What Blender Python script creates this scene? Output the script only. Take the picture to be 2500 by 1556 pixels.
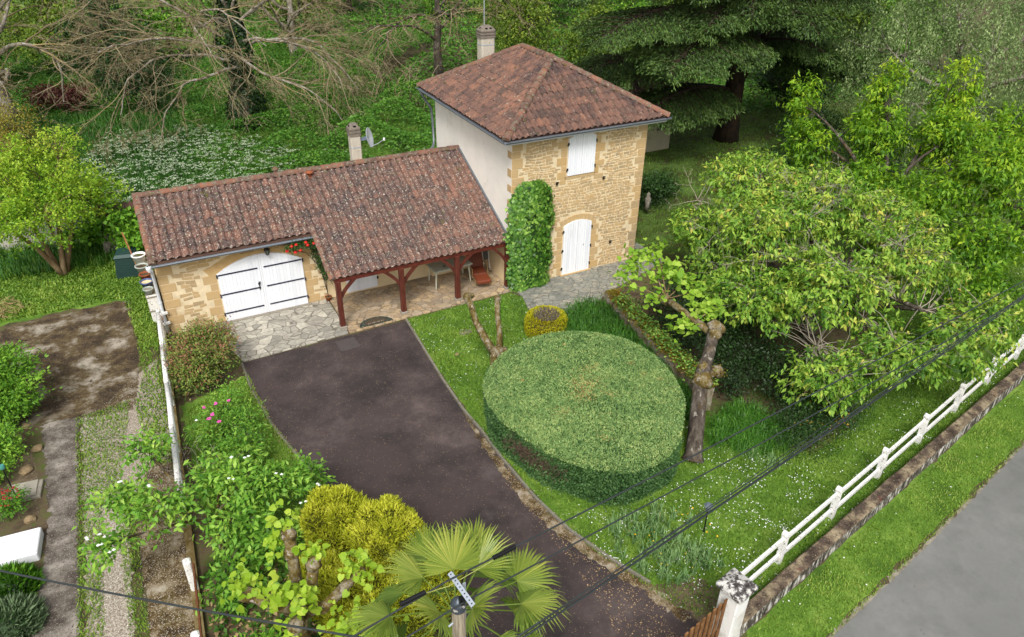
import bpy, bmesh, math, random
import numpy as np
from mathutils import Vector, Matrix
for o in list(bpy.data.objects): bpy.data.objects.remove(o)
random.seed(11); RG = np.random.default_rng(11)
scene = bpy.context.scene; COL = scene.collection
# ---------------------------------------------------------------- camera
yaw, pitch, roll = .49268, .55075, .01753
cy, sy, cp, sp = math.cos(yaw), math.sin(yaw), math.cos(pitch), math.sin(pitch)
f_ = Vector((sy*cp, cy*cp, -sp)); r_ = Vector((cy, -sy, 0)); u_ = r_.cross(f_)
r2 = r_*math.cos(roll) + u_*math.sin(roll); u2 = u_*math.cos(roll) - r_*math.sin(roll)
cam = bpy.data.cameras.new('camera'); camo = bpy.data.objects.new('camera', cam); COL.objects.link(camo)
camo.matrix_world = Matrix(((r2.x, u2.x, -f_.x, -10.703), (r2.y, u2.y, -f_.y, -20.138), (r2.z, u2.z, -f_.z, 12.751), (0, 0, 0, 1)))
cam.sensor_width = 36; cam.lens = 36*1791.476/2500; cam.clip_end = 600; cam.clip_start = .1
scene.camera = camo
# ---------------------------------------------------------------- world, sun, exposure
SUN_EL, SUN_AZ = math.radians(50), math.radians(212)     # azimuth measured clockwise from +Y
world = bpy.data.worlds.new('World'); scene.world = world; world.use_nodes = True
nt = world.node_tree; nt.nodes.clear()
sky = nt.nodes.new('ShaderNodeTexSky'); sky.sky_type = 'NISHITA'; sky.sun_disc = False
sky.sun_elevation = SUN_EL; sky.sun_rotation = SUN_AZ; sky.dust_density = 4; sky.air_density = 1.2
hs = nt.nodes.new('ShaderNodeHueSaturation'); hs.inputs['Saturation'].default_value = .22
bg = nt.nodes.new('ShaderNodeBackground'); bg.inputs[1].default_value = .115
wo = nt.nodes.new('ShaderNodeOutputWorld')
nt.links.new(sky.outputs[0], hs.inputs['Color']); nt.links.new(hs.outputs[0], bg.inputs[0]); nt.links.new(bg.outputs[0], wo.inputs[0])
sun = bpy.data.lights.new('sun', 'SUN'); sun.energy = 1.55; sun.angle = math.radians(16); sun.color = (1, .975, .94)
suno = bpy.data.objects.new('sun', sun); COL.objects.link(suno)
sd = Vector((math.sin(SUN_AZ)*math.cos(SUN_EL), math.cos(SUN_AZ)*math.cos(SUN_EL), math.sin(SUN_EL)))
suno.rotation_euler = sd.to_track_quat('Z', 'Y').to_euler(); suno.location = (0, -10, 40)
scene.view_settings.view_transform = 'Standard'; scene.view_settings.look = 'None'
scene.view_settings.exposure = .6; scene.view_settings.gamma = 1; scene.view_settings.use_curve_mapping = False
scene.render.engine = 'CYCLES'
# ---------------------------------------------------------------- helpers
def lin(c):
    named = isinstance(c, str)
    if named: c = [int(c[i:i+2], 16)/255 for i in (1, 3, 5)]
    c = [x/12.92 if x <= .04045 else ((x+.055)/1.055)**2.4 for x in c]
    t = min(1, max(0, (max(c)-.5)/.3)); k = .74 + .26*t*t*(3-2*t)           # photographed tones to surface albedo
    if not named: k = 1
    return tuple(x*k for x in c) + (1,)
def mat(name, ramp, wa=0., wn=1., scale=2., detail=5, rough=.85, bump=None, spots=(), transl=0, spec=.3, stretch=None, metal=0):
    """procedural: ramp(attr*wa + noise*wn) then spots [(scale, lo, hi, colour)]"""
    m = bpy.data.materials.new(name); m.use_nodes = True; T = m.node_tree; N = T.nodes; L = T.links
    p = N['Principled BSDF']; out = N['Material Output']
    p.inputs['Roughness'].default_value = rough; p.inputs['Specular IOR Level'].default_value = spec; p.inputs['Metallic'].default_value = metal
    geo = N.new('ShaderNodeNewGeometry'); pos = geo.outputs['Position']
    if stretch:
        vm = N.new('ShaderNodeVectorMath'); vm.operation = 'MULTIPLY'; vm.inputs[1].default_value = stretch; L.new(pos, vm.inputs[0]); pos = vm.outputs[0]
    def noise(s, d=5, r=.7):
        n = N.new('ShaderNodeTexNoise'); n.inputs['Scale'].default_value = s; n.inputs['Detail'].default_value = d; n.inputs['Roughness'].default_value = r
        L.new(pos, n.inputs['Vector']); return n.outputs['Fac']
    def math_(op, a, b):
        q = N.new('ShaderNodeMath'); q.operation = op
        for i, x in enumerate((a, b)):
            if isinstance(x, (int, float)): q.inputs[i].default_value = x
            else: L.new(x, q.inputs[i])
        return q.outputs[0]
    fac = None
    if wa:
        a = N.new('ShaderNodeAttribute'); a.attribute_name = 'v'; fac = math_('MULTIPLY', a.outputs['Fac'], wa)
    if wn:
        n = math_('MULTIPLY', math_('SUBTRACT', noise(scale, detail), .5), wn*1.8)
        n = math_('ADD', n, .5*wn); fac = n if fac is None else math_('ADD', fac, n)
    cr = N.new('ShaderNodeValToRGB'); e = cr.color_ramp.elements
    while len(e) < len(ramp): e.new(.5)
    for i, (q, c) in enumerate(ramp): e[i].position = q; e[i].color = lin(c)
    L.new(fac, cr.inputs[0]); col = cr.outputs[0]
    for s in spots:
        n = noise(s[0], 4, .65); mr = N.new('ShaderNodeMapRange'); mr.inputs[1].default_value = s[1]; mr.inputs[2].default_value = s[2]; L.new(n, mr.inputs[0])
        mx = N.new('ShaderNodeMix'); mx.data_type = 'RGBA'; L.new(mr.outputs[0], mx.inputs[0]); L.new(col, mx.inputs[6]); mx.inputs[7].default_value = lin(s[3]); col = mx.outputs[2]
    L.new(col, p.inputs['Base Color'])
    if bump:
        b = N.new('ShaderNodeBump'); b.inputs['Strength'].default_value = bump[1]; b.inputs['Distance'].default_value = .02
        L.new(noise(bump[0], 6), b.inputs['Height']); L.new(b.outputs[0], p.inputs['Normal'])
    if transl:
        t = N.new('ShaderNodeBsdfTranslucent'); ms = N.new('ShaderNodeMixShader'); ms.inputs[0].default_value = transl
        L.new(col, t.inputs[0]); L.new(p.outputs[0], ms.inputs[1]); L.new(t.outputs[0], ms.inputs[2]); L.new(ms.outputs[0], out.inputs[0])
    return m
def flat(name, c, rough=.6, metal=0, var=.12, scale=6, bump=None, spots=()):
    c = lin(c)[:3]
    def sh(k): return tuple(min(1, max(0, x*k)) for x in c)
    m = mat(name, [(0, '#000000'), (1, '#000000')], wn=1, scale=scale, rough=rough, metal=metal, bump=bump, spots=spots)
    e = [n for n in m.node_tree.nodes if n.type == 'VALTORGB'][0].color_ramp.elements
    e[0].color = sh(1-var)+(1,); e[1].color = sh(1+var)+(1,); e[0].position = .2; e[1].position = .8
    return m
def wloc(o):
    v = Vector((0, 0, 0))
    while o is not None: v += o.location; o = o.parent
    return v
def props(o, label=None, cat=None, group=None, kind=None):
    if label: o['label'] = label
    if cat: o['category'] = cat
    if group: o['group'] = group
    if kind: o['kind'] = kind
    return o
def thing(name, loc, label, cat, group=None):
    o = bpy.data.objects.new(name, None); COL.objects.link(o); o.location = loc; o.empty_display_size = .2
    return props(o, label, cat, group)
def mesh_obj(name, V, F, A=None, MI=None, mats=(), parent=None, smooth=False):
    """V world coordinates (n,3); F list or (m,k) array"""
    V = np.asarray(V, dtype=np.float32)
    if parent is not None: V = V - np.array(wloc(parent), dtype=np.float32)
    me = bpy.data.meshes.new(name)
    if isinstance(F, np.ndarray):
        m, k = F.shape
        me.vertices.add(len(V)); me.vertices.foreach_set('co', V.ravel())
        me.loops.add(m*k); me.loops.foreach_set('vertex_index', F.astype(np.int32).ravel())
        me.polygons.add(m); me.polygons.foreach_set('loop_start', np.arange(0, m*k, k, dtype=np.int32)); me.update(calc_edges=True)
    else:
        me.from_pydata([tuple(map(float, v)) for v in V], [], F); me.update()
    if A is not None:
        at = me.attributes.new('v', 'FLOAT', 'FACE'); at.data.foreach_set('value', np.asarray(A, dtype=np.float32))
    for mt in mats: me.materials.append(mt)
    if MI is not None and len(mats) > 1: me.polygons.foreach_set('material_index', np.asarray(MI, dtype=np.int32))
    if smooth: me.polygons.foreach_set('use_smooth', np.ones(len(me.polygons), dtype=bool))
    o = bpy.data.objects.new(name, me); COL.objects.link(o)
    if parent is not None: o.parent = parent
    return o
class MB:
    def __init__(s): s.V = []; s.F = []; s.A = []; s.M = []
    def add(s, V, F, a=.5, m=0):
        b = len(s.V); s.V += [tuple(v) for v in V]
        for f in F: s.F.append(tuple(i+b for i in f)); s.A.append(a); s.M.append(m)
        return s
    def box(s, c, d, rz=0, a=.5, m=0, R=None):
        c = Vector(c); R = R or Matrix.Rotation(rz, 3, 'Z')
        V = [c + R @ Vector((x*d[0]/2, y*d[1]/2, z*d[2]/2)) for z in (-1, 1) for y in (-1, 1) for x in (-1, 1)]
        return s.add(V, [(0, 2, 3, 1), (4, 5, 7, 6), (0, 1, 5, 4), (2, 6, 7, 3), (0, 4, 6, 2), (1, 3, 7, 5)], a, m)
    def bbox(s, c, d, rz=0, a=.5, m=0, bv=.01, R=None):
        """box with chamfered vertical and top edges"""
        c = Vector(c); R = R or Matrix.Rotation(rz, 3, 'Z'); x, y, z = d[0]/2, d[1]/2, d[2]/2
        V = []
        for (zz, i) in ((-z, 0), (z-bv, 0), (z, bv)):
            for (px, py) in ((-x+bv, -y), (x-bv, -y), (x, -y+bv), (x, y-bv), (x-bv, y), (-x+bv, y), (-x, y-bv), (-x, -y+bv)):
                V.append(c + R @ Vector((px - math.copysign(i, px), py - math.copysign(i, py), zz)))
        F = [tuple(range(7, -1, -1)), tuple(range(16, 24))]
        for k in (0, 8):
            for i in range(8): j = (i+1) % 8; F.append((k+i, k+j, k+8+j, k+8+i))
        return s.add(V, F, a, m)
    def beam(s, p0, p1, w, h, a=.5, m=0, up=(0, 0, 1), bv=0):
        p0, p1 = Vector(p0), Vector(p1); d = (p1-p0); L = d.length; d.normalize(); up = Vector(up)
        sd = d.cross(up)
        if sd.length < 1e-3: sd = d.cross(Vector((0, 1, 0)))
        sd.normalize(); uu = sd.cross(d)
        R = Matrix((d, sd, uu)).transposed()
        return s.box((p0+p1)/2, (L, w, h), a=a, m=m, R=R)
    def tube(s, P, r, n=8, a=.5, m=0, cap=True):
        P = [Vector(p) for p in P]; r = [r]*len(P) if isinstance(r, (int, float)) else r
        V = []; F = []; prev = None
        for i, p in enumerate(P):
            d = (P[min(i+1, len(P)-1)] - P[max(i-1, 0)]).normalized()
            if prev is None:
                x = d.cross(Vector((0, 0, 1)));  x = x if x.length > .05 else d.cross(Vector((1, 0, 0)))
            else: x = prev - d*prev.dot(d)
            x.normalize(); y = d.cross(x); prev = x
            for k in range(n):
                t = 2*math.pi*k/n; V.append(p + (x*math.cos(t) + y*math.sin(t))*r[i])
            if i:
                for k in range(n): F.append(((i-1)*n+k, (i-1)*n+(k+1) % n, i*n+(k+1) % n, i*n+k))
        if cap and n > 2: F.append(tuple(range(n-1, -1, -1))); F.append(tuple(range((len(P)-1)*n, len(P)*n)))
        return s.add(V, F, a, m)
    def lathe(s, prof, c, n=16, a=.5, m=0, sx=1, sy=1, R=None):
        V = []; F = []; c = Vector(c)
        for (r, z) in prof:
            for k in range(n):
                t = 2*math.pi*k/n; q = Vector((r*math.cos(t)*sx, r*math.sin(t)*sy, z)); V.append(c + (R @ q if R else q))
        for i in range(len(prof)-1):
            for k in range(n): F.append((i*n+k, i*n+(k+1) % n, (i+1)*n+(k+1) % n, (i+1)*n+k))
        return s.add(V, F, a, m)
    def prism(s, poly, z0, z1, a=.5, m=0):
        n = len(poly); V = [(x, y, z0) for x, y in poly] + [(x, y, z1) for x, y in poly]
        F = [tuple(range(n-1, -1, -1)), tuple(range(n, 2*n))] + [(i, (i+1) % n, n+(i+1) % n, n+i) for i in range(n)]
        return s.add(V, F, a, m)
    def plate(s, poly, y0, y1, a=.5, m=0):
        """polygon in x,z extruded along y"""
        n = len(poly); V = [(x, y0, z) for x, z in poly] + [(x, y1, z) for x, z in poly]
        F = [tuple(range(n)), tuple(range(2*n-1, n-1, -1))] + [((i+1) % n, i, n+i, n+(i+1) % n) for i in range(n)]
        return s.add(V, F, a, m)
    def build(s, name, mats, parent=None, smooth=False):
        mats = mats if isinstance(mats, (list, tuple)) else [mats]
        return mesh_obj(name, s.V, s.F, s.A, s.M, mats, parent, smooth)
def unit(a): return a/np.maximum(np.linalg.norm(a, axis=-1, keepdims=True), 1e-9)
def leaf_mesh(P, D, N, L, W, v, cup=.12):
    """one folded four-sided blade per point"""
    n = len(P); D = unit(D); N = unit(N - D*np.sum(N*D, -1, keepdims=True)); S = np.cross(D, N)
    L = np.broadcast_to(np.asarray(L, float), (n,))[:, None]; W = np.broadcast_to(np.asarray(W, float), (n,))[:, None]
    V = np.stack([P, P + D*L*.48 + S*W/2 + N*W*cup, P + D*L - N*L*.12, P + D*L*.42 - S*W/2 + N*W*cup], 1).reshape(-1, 3)
    F = np.arange(4*n).reshape(n, 4)
    return V, F, np.broadcast_to(v, (n,))
def leaves(name, P, D, N, L, W, v, m, parent=None, cup=.12):
    V, F, A = leaf_mesh(P, D, N, L, W, v, cup); return mesh_obj(name, V, F, A, None, [m], parent)
def blades(name, P, H, reach, W, v, m, parent=None, seg=2, az=None, lean=.3):
    """arching strips: P base (n,3)"""
    n = len(P); az = RG.uniform(0, 2*np.pi, n) if az is None else az
    d = np.stack([np.cos(az), np.sin(az), np.zeros(n)], 1); s_ = np.stack([-np.sin(az), np.cos(az), np.zeros(n)], 1)
    H = np.broadcast_to(np.asarray(H, float), (n,))[:, None]; reach = np.broadcast_to(np.asarray(reach, float), (n,))[:, None]; W = np.broadcast_to(np.asarray(W, float), (n,))[:, None]
    rows = []
    for i in range(seg+1):
        t = i/seg; c = P + d*reach*(t**1.6) + np.array([0, 0, 1.])*H*((1-(1-t)**2) - lean*t**3)
        w = W*(1-t*.92)*.5; rows += [c - s_*w, c + s_*w]
    V = np.stack(rows, 1).reshape(-1, 3); k = 2*(seg+1); b = np.arange(n)[:, None]*k
    F = np.concatenate([b + np.array([2*i, 2*i+1, 2*i+3, 2*i+2]) for i in range(seg)], 0)
    A = np.tile(np.broadcast_to(v, (n,)), seg)
    return mesh_obj(name, V, F, A, None, [m], parent)
def inpoly(x, y, poly):
    c = np.zeros(len(x), bool); n = len(poly)
    for i in range(n):
        x1, y1 = poly[i]; x2, y2 = poly[(i+1) % n]
        k = ((y1 > y) != (y2 > y)) & (x < (x2-x1)*(y-y1)/((y2-y1) or 1e-9) + x1); c ^= k
    return c
def scatter(poly, dens, holes=()):
    p = np.array(poly); lo, hi = p.min(0), p.max(0); n = int(np.prod(hi-lo)*dens)
    x = RG.uniform(lo[0], hi[0], n); y = RG.uniform(lo[1], hi[1], n); k = inpoly(x, y, poly)
    for h in holes: k &= ~inpoly(x, y, h)
    return np.stack([x[k], y[k], np.zeros(k.sum())], 1)
def ell(cx, cy, rx, ry, n=20, p=2., rz=0):
    o = []
    for i in range(n):
        t = 2*math.pi*i/n; c, s = math.cos(t), math.sin(t)
        x = rx*math.copysign(abs(c)**(2/p), c); y = ry*math.copysign(abs(s)**(2/p), s)
        o.append((cx + x*math.cos(rz) - y*math.sin(rz), cy + x*math.sin(rz) + y*math.cos(rz)))
    return o
def sheet(name, poly, z, m, wob=0, step=.25, kind='structure'):
    P = []
    for i in range(len(poly)):
        a = np.array(poly[i]); b = np.array(poly[(i+1) % len(poly)]); k = max(1, int(np.linalg.norm(b-a)/step)) if wob else 1
        for j in range(k):
            q = a + (b-a)*j/k
            if wob: q = q + RG.normal(0, wob, 2)
            P.append((q[0], q[1], z))
    bm = bmesh.new(); vs = [bm.verts.new(p) for p in P]; es = [bm.edges.new((vs[i], vs[(i+1) % len(vs)])) for i in range(len(vs))]
    bmesh.ops.triangle_fill(bm, use_beauty=True, use_dissolve=False, edges=es, normal=(0, 0, 1)); bmesh.ops.recalc_face_normals(bm, faces=bm.faces)
    if bm.faces and bm.faces[0].normal.z < 0: bmesh.ops.reverse_faces(bm, faces=bm.faces)
    me = bpy.data.meshes.new(name); bm.to_mesh(me); bm.free(); me.materials.append(m); o = bpy.data.objects.new(name, me); COL.objects.link(o); o['kind'] = kind
    return o
# ---------------------------------------------------------------- materials
M = {}
M['soil'] = mat('soil', [(.25, '#4a3d2e'), (.5, '#6b5c45'), (.75, '#5d6a30')], scale=1.2, rough=.95, bump=(14, .6), spots=[(5, .56, .68, '#556b22'), (30, .62, .7, '#a39479')])
M['lawn'] = mat('lawn', [(.25, '#4c6f22'), (.5, '#6a9030'), (.75, '#8dab48')], scale=.9, detail=8, rough=.95, bump=(30, .8), spots=[(22, .6, .72, '#33520f'), (2.2, .64, .8, '#7d8a3a')])
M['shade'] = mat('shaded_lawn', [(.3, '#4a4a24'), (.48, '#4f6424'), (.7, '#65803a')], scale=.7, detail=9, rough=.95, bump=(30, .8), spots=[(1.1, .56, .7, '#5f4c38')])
M['dirt'] = mat('dirt', [(.25, '#4f4232'), (.5, '#6f604a'), (.8, '#8c7b62')], scale=1.5, rough=.95, bump=(20, .6), spots=[(26, .6, .68, '#b3a58c'), (3, .58, .7, '#5c6b2c')])
M['road'] = mat('road', [(.2, '#7b7b77'), (.5, '#888884'), (.8, '#969591')], scale=.9, detail=10, rough=.92, bump=(90, .35), spots=[(160, .6, .72, '#a9a8a2'), (130, .62, .74, '#5f5f5b'), (.8, .62, .8, '#928a80'), (.45, .54, .66, '#7d7d79'), (5, .66, .74, '#75756f')])
M['edge'] = mat('gritty_edge', [(.25, '#6f6a52'), (.5, '#98907a'), (.8, '#b5ad99')], scale=5, rough=.95, bump=(40, .5), spots=[(6, .55, .7, '#6d7a3c')])
def crazy(name, cols, grout, scale, bumps=.5, dark=None):
    m = bpy.data.materials.new(name); m.use_nodes = True; T = m.node_tree; N = T.nodes; L = T.links; p = N['Principled BSDF']
    p.inputs['Roughness'].default_value = .8
    g = N.new('ShaderNodeNewGeometry'); nz = N.new('ShaderNodeTexNoise'); nz.inputs['Scale'].default_value = 1.7; L.new(g.outputs['Position'], nz.inputs['Vector'])
    v1 = N.new('ShaderNodeVectorMath'); v1.operation = 'MULTIPLY_ADD'; L.new(nz.outputs['Color'], v1.inputs[0]); v1.inputs[1].default_value = (.35, .35, 0); L.new(g.outputs['Position'], v1.inputs[2])
    v2 = N.new('ShaderNodeVectorMath'); v2.operation = 'MULTIPLY'; L.new(v1.outputs[0], v2.inputs[0]); v2.inputs[1].default_value = (.85, 1.2, 0)
    ve = N.new('ShaderNodeTexVoronoi'); ve.feature = 'DISTANCE_TO_EDGE'; ve.inputs['Scale'].default_value = scale
    vc = N.new('ShaderNodeTexVoronoi'); vc.inputs['Scale'].default_value = scale
    for v in (ve, vc): L.new(v2.outputs[0], v.inputs['Vector'])
    cr = N.new('ShaderNodeValToRGB'); e = cr.color_ramp.elements
    while len(e) < len(cols): e.new(.5)
    for i, c in enumerate(cols): e[i].position = i/(len(cols)-1); e[i].color = lin(c)
    se = N.new('ShaderNodeSeparateColor'); L.new(vc.outputs['Color'], se.inputs[0]); L.new(se.outputs[0], cr.inputs[0])
    n2 = N.new('ShaderNodeTexNoise'); n2.inputs['Scale'].default_value = 9; n2.inputs['Detail'].default_value = 8; L.new(g.outputs['Position'], n2.inputs['Vector'])
    mr0 = N.new('ShaderNodeMapRange'); mr0.inputs[1].default_value = .3; mr0.inputs[2].default_value = .7; mr0.inputs[3].default_value = .72; mr0.inputs[4].default_value = 1.12; L.new(n2.outputs[0], mr0.inputs[0])
    mm = N.new('ShaderNodeMix'); mm.data_type = 'RGBA'; mm.blend_type = 'MULTIPLY'; mm.inputs[0].default_value = 1; L.new(cr.outputs[0], mm.inputs[6]); L.new(mr0.outputs[0], mm.inputs[7])
    mr = N.new('ShaderNodeMapRange'); mr.inputs[1].default_value = .012; mr.inputs[2].default_value = .045; L.new(ve.outputs['Distance'], mr.inputs[0])
    mx = N.new('ShaderNodeMix'); mx.data_type = 'RGBA'; L.new(mr.outputs[0], mx.inputs[0]); mx.inputs[6].default_value = lin(grout); L.new(mm.outputs[2], mx.inputs[7])
    col = mx.outputs[2]
    if dark:
        n3 = N.new('ShaderNodeTexNoise'); n3.inputs['Scale'].default_value = .9; n3.inputs['Detail'].default_value = 6; L.new(g.outputs['Position'], n3.inputs['Vector'])
        m3 = N.new('ShaderNodeMapRange'); m3.inputs[1].default_value = .5; m3.inputs[2].default_value = .72; m3.inputs[4].default_value = .55; L.new(n3.outputs[0], m3.inputs[0])
        x3 = N.new('ShaderNodeMix'); x3.data_type = 'RGBA'; L.new(m3.outputs[0], x3.inputs[0]); L.new(col, x3.inputs[6]); x3.inputs[7].default_value = lin(dark); col = x3.outputs[2]
    L.new(col, p.inputs['Base Color'])
    b = N.new('ShaderNodeBump'); b.inputs['Strength'].default_value = bumps; b.inputs['Distance'].default_value = .02; L.new(mr.outputs[0], b.inputs['Height']); L.new(b.outputs[0], p.inputs['Normal'])
    return m
M['patio'] = crazy('patio_stone', ['#a9a598', '#c4beae', '#d6cfbd', '#b9b2a4', '#cbc3b4'], '#7d776a', 3.1, dark='#8c877b')
M['pathstone'] = crazy('path_stone', ['#93938a', '#aaa89c', '#bdb7a4', '#9c9c90', '#b5ad9b'], '#69675c', 4.2, dark='#80837c')
M['porch'] = crazy('porch_stone', ['#c2a580', '#d3b890', '#b89e7c', '#cdb79a', '#a8957a'], '#8b7a61', 3.6, dark='#9a8f80')
def drive_mat():
    m = mat('tarmac_drive', [(.2, '#322d2c'), (.42, '#433b3a'), (.62, '#584c4a'), (.85, '#756863')], scale=.5, detail=9, rough=.9, bump=(120, .4),
            spots=[(140, .62, .7, '#86725f'), (60, .6, .75, '#2c2627'), (.7, .6, .75, '#665b59'), (.38, .5, .62, '#514543'), (1.3, .66, .74, '#5c4b48')])
    return m
M['drive'] = drive_mat()
M['mosspad'] = mat('mossy_concrete', [(.25, '#362a1e'), (.42, '#514230'), (.52, '#685738'), (.6, '#8b806f'), (.75, '#bdb2a1')], scale=1.1, detail=10, rough=.95, bump=(25, .5), spots=[(40, .58, .68, '#a0937f'), (1.6, .6, .72, '#53502a'), (5, .58, .7, '#372c20'), (.8, .6, .74, '#9c9080')])
M['track'] = mat('worn_concrete', [(.3, '#4f463f'), (.45, '#736a60'), (.56, '#8f867b'), (.72, '#b4ab9f')], scale=1.5, detail=10, rough=.95, bump=(25, .5), spots=[(24, .54, .64, '#54483f'), (45, .57, .66, '#c0b6a8'), (1.2, .6, .75, '#5a4f46'), (2.6, .64, .74, '#a9a092')])
M['gravel'] = mat('gravel', [(.25, '#7f7160'), (.5, '#b3a594'), (.75, '#d6ccbd')], scale=28, detail=8, rough=.95, bump=(50, .8), spots=[(38, .6, .68, '#7a6c5a'), (1.6, .6, .72, '#7b6c4e')])
M['brownmoss'] = mat('brown_moss', [(.3, '#43331f'), (.48, '#6b5630'), (.6, '#978668'), (.8, '#c4b8a5')], scale=1.9, detail=9, rough=.95, bump=(30, .7), spots=[(34, .56, .64, '#c2b7a6'), (1.1, .58, .72, '#57501f'), (16, .6, .68, '#4a3820')])
M['kerb'] = flat('kerb_concrete', '#8f897a', .9, scale=14, var=.3, bump=(30, .5), spots=[(5, .58, .7, '#5f5f3a')])
M['concrete'] = flat('concrete', '#a49c8d', .9, scale=8, var=.2, bump=(30, .4), spots=[(9, .6, .72, '#6b655a')])
M['stone'] = mat('ochre_stone', [(0, '#a69c88'), (.2, '#bfa883'), (.45, '#cfb184'), (.7, '#d3b27e'), (1, '#cba264')], wa=.75, wn=.34, scale=7, rough=.9, bump=(26, .45), spots=[(3.2, .62, .8, '#b59a70')])
M['mortar'] = flat('lime_mortar', '#e2cfab', .95, var=.1, scale=5, bump=(30, .3), spots=[(1.2, .6, .8, '#cda974')])
M['plaster'] = flat('cream_plaster', '#efe9de', .92, var=.05, scale=1.6, bump=(60, .12), spots=[(.9, .6, .85, '#d2c8b4')])
M['porchwall'] = flat('sand_plaster', '#e8d0a6', .92, var=.06, scale=1.6, bump=(60, .12))
M['tile'] = mat('clay_tile', [(.0, '#4b403e'), (.3, '#6a564f'), (.52, '#886659'), (.75, '#a0725f'), (1, '#b98068')], wa=.42, wn=.55, scale=3.4, detail=9, rough=.85, bump=(40, .4),
                spots=[(1.1, .52, .72, '#5a4d4f'), (7, .56, .66, '#4a4140'), (13, .60, .64, '#c6c1b0'), (8, .635, .68, '#9a9a76'), (22, .61, .65, '#d9d4c4'), (2.2, .64, .72, '#6f6a34')])
M['tilewarm'] = mat('clay_tile_warm', [(.0, '#4a3e3a'), (.3, '#6a554c'), (.52, '#886658'), (.75, '#a2755e'), (1, '#c08a68')], wa=.42, wn=.55, scale=3.4, detail=9, rough=.85, bump=(40, .4),
                spots=[(.9, .53, .72, '#544544'), (6, .56, .66, '#463c3a'), (15, .63, .67, '#bcb6a2'), (6, .64, .7, '#6f6a38')])
M['ridge'] = mat('ridge_tile', [(0, '#5b4a45'), (.5, '#8b6455'), (1, '#ad7358')], wa=.6, wn=.4, scale=4, rough=.9, bump=(40, .5), spots=[(9, .5, .6, '#857c6a'), (13, .6, .68, '#bdb79c'), (7, .6, .68, '#6c6630')])
M['zinc'] = flat('zinc', '#8d949b', .45, metal=.5, var=.12, scale=3)
M['gutterwhite'] = flat('grey_white_pvc', '#dcdfe2', .4, var=.03)
M['white'] = mat('white_paint', [(0, '#dcdfe5'), (.35, '#eceef2'), (1, '#f5f6f9')], wa=.5, wn=.5, scale=3, stretch=(1, 1, .25), rough=.5, spots=[(1.3, .66, .85, '#d3d3cf')])
M['whitefence'] = flat('weathered_white_paint', '#e9e7e2', .7, var=.06, scale=6, bump=(30, .3), spots=[(17, .6, .66, '#4a443e'), (40, .6, .67, '#8a847a')])
M['strap'] = flat('dark_blue_iron', '#2d3044', .5)
M['iron'] = flat('black_iron', '#191a1c', .45)
M['redwood'] = mat('red_brown_wood', [(.2, '#54291f'), (.5, '#683226'), (.8, '#7a4032')], scale=5, stretch=(4, 4, .6), rough=.6, bump=(18, .2))
M['redwoodbeam'] = mat('red_brown_beam', [(.2, '#4e2219'), (.5, '#6a3024'), (.8, '#7a3b2c')], scale=5, rough=.6)
M['render'] = flat('chimney_render', '#cfc6b4', .95, var=.12, scale=3, bump=(25, .4), spots=[(3, .58, .74, '#8f8676'), (14, .62, .7, '#6e675b')])
M['capstone'] = flat('chimney_cap', '#8f8477', .95, var=.15, scale=6, bump=(25, .4), spots=[(9, .6, .7, '#5d564d')])
M['dark'] = flat('dark_void', '#0c0b0a', .9)
M['terra'] = flat('terracotta', '#a8603c', .8, var=.15)
M['wood'] = mat('grey_wood', [(.2, '#6f6656'), (.5, '#998e79'), (.8, '#b3a890')], scale=7, stretch=(6, 6, .35), rough=.85, bump=(12, .7), spots=[(14, .64, .7, '#3f382e')])
M['brownwood'] = mat('brown_gate_wood', [(.2, '#6e4a2b'), (.5, '#8f643c'), (.8, '#a97c50')], scale=5, rough=.75, bump=(20, .3))
M['galv'] = flat('galvanised_steel', '#c3ccd6', .4, metal=.4, var=.05)
M['cable'] = flat('black_cable', '#3a4040', .55)
M['bark'] = mat('grey_bark', [(.2, '#38312a'), (.5, '#5b5147'), (.8, '#80766a')], scale=7, stretch=(1, 1, .35), rough=.95, bump=(14, .9), spots=[(9, .6, .68, '#a8a294'), (3, .56, .7, '#5e4a1e')])
M['mossbark'] = mat('mossy_bark', [(.2, '#4d4028'), (.42, '#75622c'), (.58, '#8d8060'), (.8, '#b0a593')], scale=5, rough=.95, bump=(16, .9), spots=[(9, .58, .66, '#bdb2a4'), (6, .58, .68, '#4a3b26')])
M['darkbark'] = mat('dark_bark', [(.2, '#231b15'), (.5, '#3b2d23'), (.8, '#51402f')], scale=5, stretch=(1, 1, .4), rough=.95, bump=(14, .9))
M['tanbark'] = mat('tan_bark', [(.2, '#6e573c'), (.5, '#94795a'), (.8, '#b19a78')], scale=4, stretch=(1, 1, .3), rough=.95, bump=(12, .6))
M['lichenbark'] = mat('lichen_bark', [(.2, '#66594a'), (.45, '#918574'), (.7, '#bab2a4'), (.9, '#a08c44')], scale=3, rough=.95, bump=(14, .6), spots=[(7, .55, .62, '#c2beb2'), (4, .6, .7, '#8f7a2c')])
M['twig'] = mat('twig', [(.15, '#75664b'), (.45, '#998869'), (.7, '#b5a687'), (.92, '#a88d38')], wa=.6, wn=.4, scale=2, rough=.95)
M['deadtwig'] = flat('dead_twig', '#b3a896', .95, var=.2, scale=6)
def leafmat(name, cols, transl=.3, rough=.55, wn=.25, scale=1.2):
    k = len(cols)-1
    def warm(c):
        r, g, b = [int(c[i:i+2], 16)/255 for i in (1, 3, 5)]
        if g > r: r += .16*(g-r); b += .10*(g-b)
        return [r*1.0, g*.985, b*.9]
    cols = [warm(c) for c in cols]
    return mat(name, [(i/k, c) for i, c in enumerate(cols)], wa=1-wn, wn=wn, scale=scale, detail=2, rough=rough, transl=transl, spec=.35)
M['grassL'] = leafmat('grass_blade', ['#3c6616', '#54831c', '#719e2a', '#94b347', '#b0b96c'])
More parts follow.
